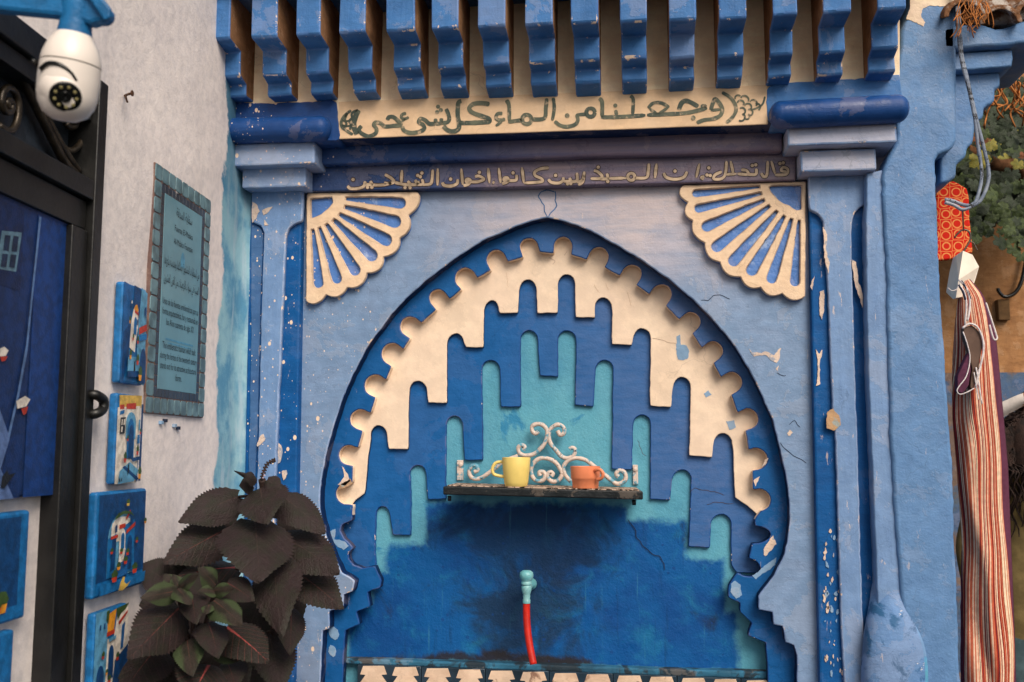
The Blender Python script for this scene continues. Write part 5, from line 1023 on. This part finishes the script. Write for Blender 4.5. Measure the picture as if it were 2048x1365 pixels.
DRT = root('dry_roots', 'tangle of dry orange roots hanging from the tiled eave', 'dry plant', P(1950, 60, -.15))
rnd = random.Random(3)
for k in range(30):
    x = rnd.uniform(1918, 1975); y = rnd.uniform(-12, 30); pts = [P(x, y, -.16)]
    for j in range(3): x += rnd.uniform(-14, 10); y += rnd.uniform(6, 22); pts.append(P(x, y, -.17-rnd.uniform(0, .03)))
    tube('root_strand', pts, .0016, M['dry'], DRT, 5, 3)
# ---- cables
M['cable'] = paint('painted_cable', lin(150, 160, 175), lin(90, 104, 128), .6, .3, chips=(lin(40, 40, 42), .58, 60))
for k, (pts, lab) in enumerate([([(1908,-60),(1912,0),(1916,60),(1919,92),(1925,130),(1938,180),(1949,235),(1956,290),(1962,330),(1963,360),(1955,395),(1947,408),(1930,411),(1908,403),(1890,399)], 'thin grey cable hanging over the stepped bracket, the straighter of the pair'), ([(1912,-60),(1916,0),(1921,70),(1924,112),(1936,165),(1953,240),(1966,290),(1977,340),(1975,370),(1962,400),(1948,411),(1926,420),(1909,411),(1890,405)], 'thin grey cable hanging over the stepped bracket, the one that swings out wider')]):
    r = root('cable', lab, 'cable', P(pts[0][0], pts[0][1], -.12), 'cables on the bracket')
    tube('cable_run', [P(x, y, -.125+.0*y) for x, y in pts], .0052, M['cable'], r, 7, 4, jit=.25)
# ---- red patterned cloth
s_ = N('red_star_cloth')
def star(s_, off):
    v = s_.vor(27, s_.map((1, 1, 1), off), rnd=0.2); d = v.outputs['Distance']
    return s_.math('MULTIPLY', s_.ramp(d, .30, .36), s_.ramp(d, .40, .46, 1, 0))
mp = s_.math('MAXIMUM', star(s_, (0, 0, 0)), s_.ramp(s_.vor(27, rnd=.2, feat='DISTANCE_TO_EDGE').outputs['Distance'], .0, .05, 1, 0))
M['redcloth'] = s_.done(s_.mix(mp, lin(206, 34, 18), lin(232, 150, 84)), .8, s_.bump(s_.noise(60, 4), .3, .004), .2)
RC = root('red_cloth', 'red cloth with pale star pattern hanging behind the white hanger', 'cloth', P(1915, 515, .3))
plate('cloth_panel', xz([(1872,378),(1897,364),(1908,362),(1922,370),(1933,376),(1938,392),(1940,430),(1944,480),(1947,506),(1930,512),(1900,520),(1872,522)], .3), [], .3, .318, M['redcloth'], RC, .006, .002, .01, 91)
# ---- hanger and striped robe
M['hanger'] = flat('white_hanger_plastic', lin(236, 224, 208), .4, .4, .08, 20, .05)
HG = root('clothes_hanger', 'broad white plastic clothes hanger holding the striped robe', 'hanger', P(1926, 580, .16))
hv = [P(1926,502,.14), P(1945,510,.16), P(1958,534,.17), P(1950,562,.17), P(1938,592,.17), P(1912,596,.10), P(1898,582,.16), P(1905,540,.17), P(1912,512,.17), P(1917,560,.10)]
bk = [Vector((v.x, v.y+.03, v.z)) for v in hv]
mesh('shoulder_pad', hv+bk, [(0,1,2,3,4,5,9), (0,9,5,6,7,8), tuple(range(10, 19)), (0,1,11,10), (1,2,12,11), (2,3,13,12), (3,4,14,13), (4,5,15,14), (5,6,16,15), (6,7,17,16), (7,8,18,17), (8,0,10,18)], M['hanger'], HG)
M['wire'] = flat('steel_wire', lin(96, 86, 76), .4, .5, .3, 30, .1, .6)
tube('hook', [P(1926,504,.155), P(1934,492,.155), P(1941,478,.155), P(1938,464,.155), P(1926,460,.155), P(1915,468,.155), P(1909,476,.155)], .003, M['wire'], HG, 6, 4)
tube('hook_wire', [P(1925,418,-.12), P(1926,440,.0), P(1927,462,.15)], .0025, M['wire'], HG, 6, 3)
tube('hook_wire', [P(1940,484,.155), P(1947,486,.155), P(1952,496,.155), P(1955,501,.155)], .002, M['wire'], HG, 6, 3)
s_ = N('striped_robe'); uv = s_.tc.outputs['UV']; ux, uy, _z = s_.sep(uv)
def stripes(s_, n, off):
    f = s_.math('FLOOR', s_.math('ADD', s_.math('MULTIPLY', ux, n), off)); w_ = s_.n.new('ShaderNodeTexWhiteNoise'); w_.noise_dimensions = '1D'; s_.lk(f, w_.inputs['W']); return w_.outputs[0]
rp = s_.n.new('ShaderNodeValToRGB'); rp.color_ramp.interpolation = 'CONSTANT'
cols = [(0, (140,34,28)), (.14, (226,190,162)), (.36, (182,72,52)), (.52, (84,34,44)), (.58, (236,212,180)), (.74, (204,118,84)), (.88, (160,40,34)), (.93, (238,218,190))]
while len(rp.color_ramp.elements) < len(cols): rp.color_ramp.elements.new(.5)
for e, (p, c) in zip(rp.color_ramp.elements, cols): e.position = p; e.color = lin(*c)
s_.lk(stripes(s_, 84, 3.0), rp.inputs[0])
c = s_.mix(s_.ramp(ux, .925, .93), rp.outputs[0], lin(98, 54, 76))
c = s_.mix(s_.ramp(s_.noise(70, 4), .3, .7, 0, .25), c, lin(60, 30, 30))
M['robe'] = s_.done(c, .85, s_.bump(s_.noise(250, 3), .3, .002), .15)
M['purple'] = flat('purple_cotton', lin(92, 50, 72), .85, .15, .2, 60, .3)
M['lining'] = flat('taupe_lining', lin(104, 84, 74), .85, .1, .15)
M['trim'] = flat('white_braid', lin(226, 216, 214), .8, .2, .15, 90, .5)
RB = root('striped_robe', 'red and cream striped robe with purple border hanging beside the pier', 'robe', P(1960, 1365, .15)*1.0)
le = [(553,1920),(575,1916),(597,1922),(647,1916),(717,1911),(790,1910),(842,1911),(946,1920),(1106,1931),(1365,1934),(1500,1936)]
re = [(553,1930),(575,1950),(591,1963),(636,1979),(675,1988),(731,1994),(800,2000),(932,2012),(1106,2019),(1290,2026),(1365,2028),(1500,2030)]
nU, ys = 44, [553+k*11 for k in range(87)]
vs_, fs, uvs = [], [], []
for iy, y in enumerate(ys):
    a, b = itp(y, le)-5, itp(y, re)+3; v = (y-553)/947
    for k in range(nU+1):
        u = k/nU; x = a+(b-a)*u
        amp = .013*min(1, v*5+.15)
        fold = amp*(.9*math.sin(u*8.5+2.4*math.sin(v*4.6)+noise.noise(Vector((v*5, u*2, 0)))*2.6)+.5*noise.noise(Vector((u*6, v*9, 4))))
        bulge = -.05*math.sin(math.pi*u)**.7*min(1, v*4+.3)
        q = P(x, y, .15+bulge+fold); vs_.append(q)
        skew = .16*math.exp(-((v-.14)/.10)**2)*(u*.9)-.20*math.exp(-((v-.16)/.08)**2)*(1-u)*.9
        uvs.append((u+skew+.045*math.sin(v*9+u*4)+.05*noise.noise(Vector((v*6, u*3, 7))), v))
for i in range(len(ys)-1):
    for k in range(nU): fs.append((i*(nU+1)+k, i*(nU+1)+k+1, (i+1)*(nU+1)+k+1, (i+1)*(nU+1)+k))
rb = mesh('robe_body', vs_, fs, M['robe'], RB, smooth=True)
ul = rb.data.uv_layers.new(name='UVMap')
for l in rb.data.loops: ul.data[l.index].uv = uvs[l.vertex_index]
sd_m = rb.modifiers.new('thickness', 'SOLIDIFY'); sd_m.thickness = .002; sd_m.offset = 1
plate('purple_back', xz([(1922,600),(1930,596),(1978,700),(1996,900),(2014,1290),(2016,1480),(1922,1480),(1921,1200),(1926,1000),(1922,800)], .235), [], .232, .238, M['purple'], RB, .001, .003, .02, 93)
YR = .062
plate('sleeve_lining', xz([(1927,656),(1945,650),(1961,664),(1966,690),(1958,730),(1948,780),(1940,776),(1944,740),(1939,704),(1929,674)], YR), [], YR, YR+.03, M['lining'], RB, .002, .001, .01, 95)
plate('sleeve_fold', xz([(1915,752),(1930,722),(1939,704),(1942,740),(1938,770),(1926,788),(1916,784)], YR-.004), [], YR-.004, YR+.03, M['purple'], RB, .002, .001, .01, 96)
for pts, r in [([(1926,664),(1935,690),(1940,718),(1933,752),(1919,772),(1914,782),(1920,789),(1934,785),(1948,777)], .0028), ([(1925,657),(1938,648),(1954,654),(1965,676),(1967,702),(1960,736),(1951,776)], .005), ([(1918,560),(1931,574),(1939,596),(1939,620),(1935,642)], .005), ([(1920,572),(1929,586),(1933,610),(1930,650)], .004), ([(1952,735),(1958,770),(1964,808)], .0034), ([(1948,745),(1953,775),(1957,800)], .003), ([(1972,606),(1983,640),(1992,668),(1994,678),(1987,678),(1979,650)], .004), ([(1896,576),(1904,582),(1914,578),(1921,562)], .0026)]:
    tube('braid', [P(x, y, YR-.006) for x, y in pts], r*.66, M['trim'], RB, 7, 4, jit=.2)
M['navytrim'] = flat('navy_braid', lin(48, 56, 82), .8, .2)
for pts in [[(1922,562),(1933,578),(1941,598)], [(1917,570),(1926,584),(1931,600)]]: tube('braid', [P(x, y, YR-.006) for x, y in pts], .0035, M['navytrim'], RB, 7, 4)
# ================================================================== the lane behind
YW = 3.2
M['ochre'] = paint('ochre_render', lin(176, 130, 88), lin(150, 106, 70), .85, .15, bump=2.0, lump=2.0, grime=(lin(120, 84, 60), .5))
M['dado'] = paint('worn_blue_dado', lin(70, 100, 140), lin(96, 104, 110), .7, .2, blot=(lin(120, 96, 78), .5, 5), bump=2)
HB = root('lane_house', 'ochre rendered house wall across the lane with a worn blue dado', 'house', (P(2000, 600, YW).x+1, YW, 0))
xa, xb = P(1780, 600, YW).x, P(2500, 600, YW).x
zA, zB = P(2020, 746, YW).z, P(2020, 776, YW).z
def wallgrid(nm, x0, x1, z0, z1, Y, mat, parent, amp=.02, st=.12):
    nx = max(2, int((x1-x0)/st)); nz_ = max(2, int((z1-z0)/st)); vv, ff = [], []
    for i in range(nx+1):
        for j in range(nz_+1):
            x = x0+(x1-x0)*i/nx; z = z0+(z1-z0)*j/nz_; vv.append((x, Y+amp*noise.noise(Vector((x*1.7, z*1.7, Y))), z))
    for i in range(nx):
        for j in range(nz_): ff.append((i*(nz_+1)+j, (i+1)*(nz_+1)+j, (i+1)*(nz_+1)+j+1, i*(nz_+1)+j+1))
    return mesh(nm, vv, ff, mat, parent, smooth=True)
wallgrid('rendered_wall', xa, xb, 0, 4.6, YW, M['ochre'], HB)
wallgrid('dado', xa, xb, 0, zA, YW-.035, M['dado'], HB, .012)
a, b = P(1993, 600, YW-.03), P(2019, 641, YW-.03)
box('vent_board', a.x, b.x, YW-.05, YW+.02, b.z, a.z, flat('brown_board', lin(104, 78, 50), .8, .2), HB, .004)
tube('wall_cable', [P(2056,500,YW-.05), P(2044,560,YW-.06), P(2030,586,YW-.06), P(2010,594,YW-.06), P(1998,584,YW-.06), P(1996,577,YW-.06)], .012, M['black'], HB, 6, 4)
# ---- grape vine
def vm(n, c, c2): 
    s = N(n); x, y, z = s.sep(); return s.done(s.mix(s.ramp(s.noise(4, 5), .35, .65), c, c2), .55, s.bump(s.noise(14, 3), .3, .03), .35)
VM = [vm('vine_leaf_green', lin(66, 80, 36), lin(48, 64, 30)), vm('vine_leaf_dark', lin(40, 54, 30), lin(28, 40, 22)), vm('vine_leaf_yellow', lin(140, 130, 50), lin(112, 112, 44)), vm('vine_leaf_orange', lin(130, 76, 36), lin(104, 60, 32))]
def vleaf(mat):
    vs_, fs = [(0, 0, 0)], []; n = 40
    for k in range(n):
        a = 2*math.pi*k/n; r = .62+.26*abs(math.cos(2.5*a))**.8+.05*math.cos(15*a)
        if abs(a-math.pi) < .3: r *= .35+2*abs(a-math.pi)
        vs_.append((.3+r*math.cos(a)*.62, r*math.sin(a)*.66, -.12*r*r+.05*math.sin(5*a)))
    vs_[0] = (.3, 0, .05)
    for k in range(n): fs.append((0, 1+k, 1+(k+1) % n))
    me = bpy.data.meshes.new('leaf'); me.from_pydata(vs_, [], fs); me.update(); me.polygons.foreach_set('use_smooth', [True]*n); me.materials.append(mat); return me
VL = [vleaf(m) for m in VM]
vb = P(2140, 700, 2.4)
GV = root('grape_vine', 'green grape vine with yellowing leaves hanging over the lane', 'vine', (vb.x, 2.4, 0))
M['vwood'] = flat('vine_wood', lin(96, 66, 44), .9, .1, .4, 30)
tube('vine_trunk', [(vb.x, 2.4, 0), (vb.x+.05, 2.35, 1.0), (vb.x-.02, 2.3, 1.8), P(2060, 380, 1.9), P(1990, 330, 1.7), P(1930, 300, 1.5)], .03, M['vwood'], GV, 8, 4)
rnd = random.Random(11)
def vput(px, py, Y, size, mi):
    p = P(px, py, Y); o = bpy.data.objects.new('leaf', VL[mi]); COL.objects.link(o); o.parent = GV
    dz = Vector((rnd.uniform(-.6, .6), rnd.uniform(-.35, .1), -1)).normalized(); n = Vector((rnd.uniform(-.6, .6), -1, rnd.uniform(.1, 1.0)))
    n = (n-dz*n.dot(dz)).normalized(); yv = n.cross(dz); m = Matrix((dz*size, yv*size, n*size)).transposed().to_4x4(); m.translation = p-rootloc(GV); o.matrix_local = m
for k in range(290):
    px = rnd.uniform(1885, 2120); py = 150+330*rnd.random()**.85
    if py > 430 and px < 1985 and rnd.random() < .75: continue
    Y = rnd.uniform(1.0, 2.5); w_ = rnd.random()
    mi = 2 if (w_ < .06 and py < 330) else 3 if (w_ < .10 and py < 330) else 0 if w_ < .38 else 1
    vput(px, py, Y, rnd.uniform(.04, .08), mi)
for px, py in [(2030,470),(2026,492),(2044,505),(2020,455),(2040,440),(2046,480),(1950,470),(1944,455)]: vput(px, py, 1.4, .055, 0)
for k in range(16):
    x = rnd.uniform(1975, 2048); y = rnd.uniform(135, 190); pts = [P(x, y, .6)]
    for j in range(4): x += rnd.uniform(-22, 22); y += rnd.uniform(2, 30); pts.append(P(x, y, .6+rnd.uniform(-.05, .05)))
    tube('tendril', pts, .0035, M['dry'], GV, 5, 4)
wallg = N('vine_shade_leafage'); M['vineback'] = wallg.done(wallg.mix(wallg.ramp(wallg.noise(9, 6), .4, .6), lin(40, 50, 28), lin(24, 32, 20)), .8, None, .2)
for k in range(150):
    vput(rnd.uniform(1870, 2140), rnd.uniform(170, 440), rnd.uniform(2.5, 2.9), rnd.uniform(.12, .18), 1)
# ---- passers-by
def person(label, J, E, mats, pick, loc, extra):
    r = root('person', label, 'person', loc, None)
    me = bpy.data.meshes.new('body'); names = list(J); me.from_pydata([J[n][0] for n in names], [(names.index(a), names.index(b)) for a, b in E], [])
    o = bpy.data.objects.new('body', me); COL.objects.link(o)
    md = o.modifiers.new('skin', 'SKIN'); md.use_smooth_shade = True
    for sv, n in zip(me.skin_vertices[0].data, names): sv.radius = J[n][1]; sv.use_root = (n == 'pelvis')
    sb = o.modifiers.new('sub', 'SUBSURF'); sb.levels = 2
    dg = bpy.context.evaluated_depsgraph_get(); dg.update()
    m2 = bpy.data.meshes.new_from_object(o.evaluated_get(dg)); bpy.data.objects.remove(o)
    m2.materials.clear()
    for m in mats: m2.materials.append(m)
    for p in m2.polygons: p.material_index = pick(p.center); p.use_smooth = True
    m2.name = 'body'; link('body', m2, None, r)
    for f in extra: f(r)
    return r
def jts(h, armL, armR):
    k = h/1.70
    J = {'pelvis': ((0,0,.95*k), (.155,.115)), 'waist': ((0,0,1.08*k), (.135,.10)), 'chest': ((0,0,1.30*k), (.165,.115)), 'neckb': ((0,.01,1.44*k), (.075,.07)), 'neck': ((0,0,1.50*k), (.052,.055)), 'headc': ((0,-.015,1.58*k), (.072,.085)), 'headt': ((0,0,1.66*k), (.055,.07)),
         'shL': ((-.17,0,1.40*k), (.065,.07)), 'shR': ((.17,0,1.40*k), (.065,.07)), 'hipL': ((-.09,0,.88*k), (.095,.10)), 'hipR': ((.09,0,.88*k), (.095,.10)), 'knL': ((-.10,-.01,.48*k), (.06,.065)), 'knR': ((.10,-.01,.48*k), (.06,.065)), 'anL': ((-.10,.02,.08), (.042,.045)), 'anR': ((.10,.02,.08), (.042,.045)), 'toL': ((-.11,-.15,.035), (.045,.03)), 'toR': ((.11,-.15,.035), (.045,.03))}
    for s, arm in (('L', armL), ('R', armR)):
        for n, p, r_ in zip(('el', 'wr', 'ha'), arm, ((.045,.048), (.03,.033), (.03,.02))): J[n+s] = (p, r_)
    E = [('pelvis','waist'),('waist','chest'),('chest','neckb'),('neckb','neck'),('neck','headc'),('headc','headt'),('chest','shL'),('chest','shR'),('pelvis','hipL'),('pelvis','hipR'),('hipL','knL'),('knL','anL'),('anL','toL'),('hipR','knR'),('knR','anR'),('anR','toR'),('shL','elL'),('elL','wrL'),('wrL','haL'),('shR','elR'),('elR','wrR'),('wrR','haR')]
    return J, E
M['olive'] = flat('olive_cotton', lin(112, 96, 62), .85, .15, .3, 14, .5)
M['jeans'] = flat('teal_denim', lin(72, 92, 98), .85, .15, .3, 18, .4)
M['skin'] = flat('skin', lin(176, 128, 100), .6, .3, .1)
M['shoe'] = flat('dark_shoe', lin(48, 44, 42), .6, .3)
M['shirt'] = flat('white_cotton', lin(232, 222, 214), .85, .15, .12, 16, .4)
M['hair'] = flat('dark_curly_hair', lin(46, 30, 24), .7, .3, .6, 40, .8)
def fingers(side, wr, ha, mat):
    def f(r):
        w_, h_ = Vector(wr), Vector(ha); d = (h_-w_).normalized(); lat = Vector((0, 1, 0)); b = Vector(r.location)
        for k, ln_ in enumerate((.07, .08, .075, .058)):
            o_ = h_+lat*((k-1.5)*.017)+d*.02; tube('finger', [b+o_, b+o_+d*ln_*.5+Vector((0, 0, -.004)), b+o_+d*ln_*.9+Vector((.01*side, 0, -.01))], .0085, mat, r, 6, 3, taper=(1, .7))
        o_ = w_+lat*-.02+d*.03; tube('finger', [b+o_, b+o_+lat*-.03+d*.03, b+o_+lat*-.035+d*.06], .010, mat, r, 6, 3, taper=(1, .7))
    return f
pA = P(2072, 1250, 1.2); armL = [(-.25,.02,1.14), (-.25,-.06,.90), (-.25,-.08,.83)]; armR = [(.25,.02,1.14), (.25,-.06,.90), (.25,-.08,.83)]
J, E = jts(1.69, armL, armR)
def hairA(r):
    b = Vector(r.location); rr = random.Random(5); vs_, fs = [], []
    for k in range(330):
        a = rr.uniform(0, 2*math.pi); e = rr.uniform(.05, 1.45); n = 22; ph = rr.uniform(0, 6); ln_ = rr.uniform(.30, .46); spread = rr.uniform(.85, 1.25)
        p0 = Vector((.088*math.cos(a)*math.cos(e), .098*math.sin(a)*math.cos(e), 1.60+.105*math.sin(e)))
        for i in range(n+1):
            f = i/n; out = 1+.75*math.sin(min(1, f*1.6)*1.57)*spread*.9
            q = Vector((p0.x*out+.010*math.sin(f*26+ph), p0.y*out+.010*math.cos(f*26+ph*1.3), p0.z-ln_*f*f*.55-ln_*f*.45+.05*math.sin(min(1, f*3)*3.14)*.4))
            if q.y < -.05 and q.z > 1.47: q.y = -.05
            rad = .0062*(1-.6*f)
            for m in range(4): vs_.append(b+q+Vector((rad*math.cos(m*1.571), rad*math.sin(m*1.571), 0)))
        o_ = len(vs_)-4*(n+1)
        for i in range(n):
            for m in range(4): fs.append((o_+4*i+m, o_+4*i+(m+1) % 4, o_+4*i+4+(m+1) % 4, o_+4*i+4+m))
    mesh('hair', vs_, fs, M['hair'], r, True)
    lathe('hair_cap', [(0, 0), (.05, .008), (.085, .05), (.092, .11), (.09, .20), (.08, .26)], b+Vector((0, .012, 1.705)), (0, 0, -1), M['hair'], r, 18)
def face(r, h, y=-1, hair=True):
    k = h/1.70; b = Vector(r.location); yy = .095
    def f(r_):
        lathe('nose', [(0, 0), (.012, .002), (.008, .018), (0, .022)], Vector(r_.location)+Vector((0, yy*-y*-1, 1.565*k)), (0, -y*-1, -.3), M['skin'], r_, 8)
    return f
person('person with long dark curly hair in an olive jacket standing in the lane', J, E, [M['olive'], M['jeans'], M['skin'], M['shoe']], lambda c: 3 if c.z < .09 else 2 if (c.z > 1.475 or (abs(c.x) > .2 and c.z < .90)) else 1 if c.z < .80 and abs(c.x) < .2 else 0, (pA.x, 1.2, 0), [hairA, fingers(-1, armL[1], armL[2], M['skin']), fingers(1, armR[1], armR[2], M['skin'])])
pB = P(2078, 900, 2.0); armL = [(-.33,-.06,1.66), (-.14,-.20,1.78), (-.08,-.24,1.80)]; armR = [(.30,-.05,1.30), (.20,-.22,1.45), (.14,-.26,1.50)]
J, E = jts(1.84, armL, armR)
def hairB(r):
    b = Vector(r.location); bm = bmesh.new(); rr = random.Random(8)
    for k in range(160):
        a = rr.uniform(0, 2*math.pi); e = rr.uniform(.1, 1.5); p = Vector((.085*math.cos(a)*math.cos(e), .10*math.sin(a)*math.cos(e)+.01, 1.73+.10*math.sin(e)))
        bmesh.ops.create_icosphere(bm, subdivisions=1, radius=rr.uniform(.012, .02), matrix=Matrix.Translation(b+p))
    frombm('hair', bm, M['hair'], r, True)
person('person in a white shirt with one arm raised, behind the long haired person', J, E, [M['shirt'], M['jeans'], M['skin'], M['shoe']], lambda c: 3 if c.z < .09 else 2 if (c.z > 1.60 and abs(c.x) < .14) else 1 if c.z < .92 else 0, (pB.x, 2.0, 0), [hairB, fingers(1, armL[1], armL[2], M['skin']), fingers(-1, armR[1], armR[2], M['skin'])])
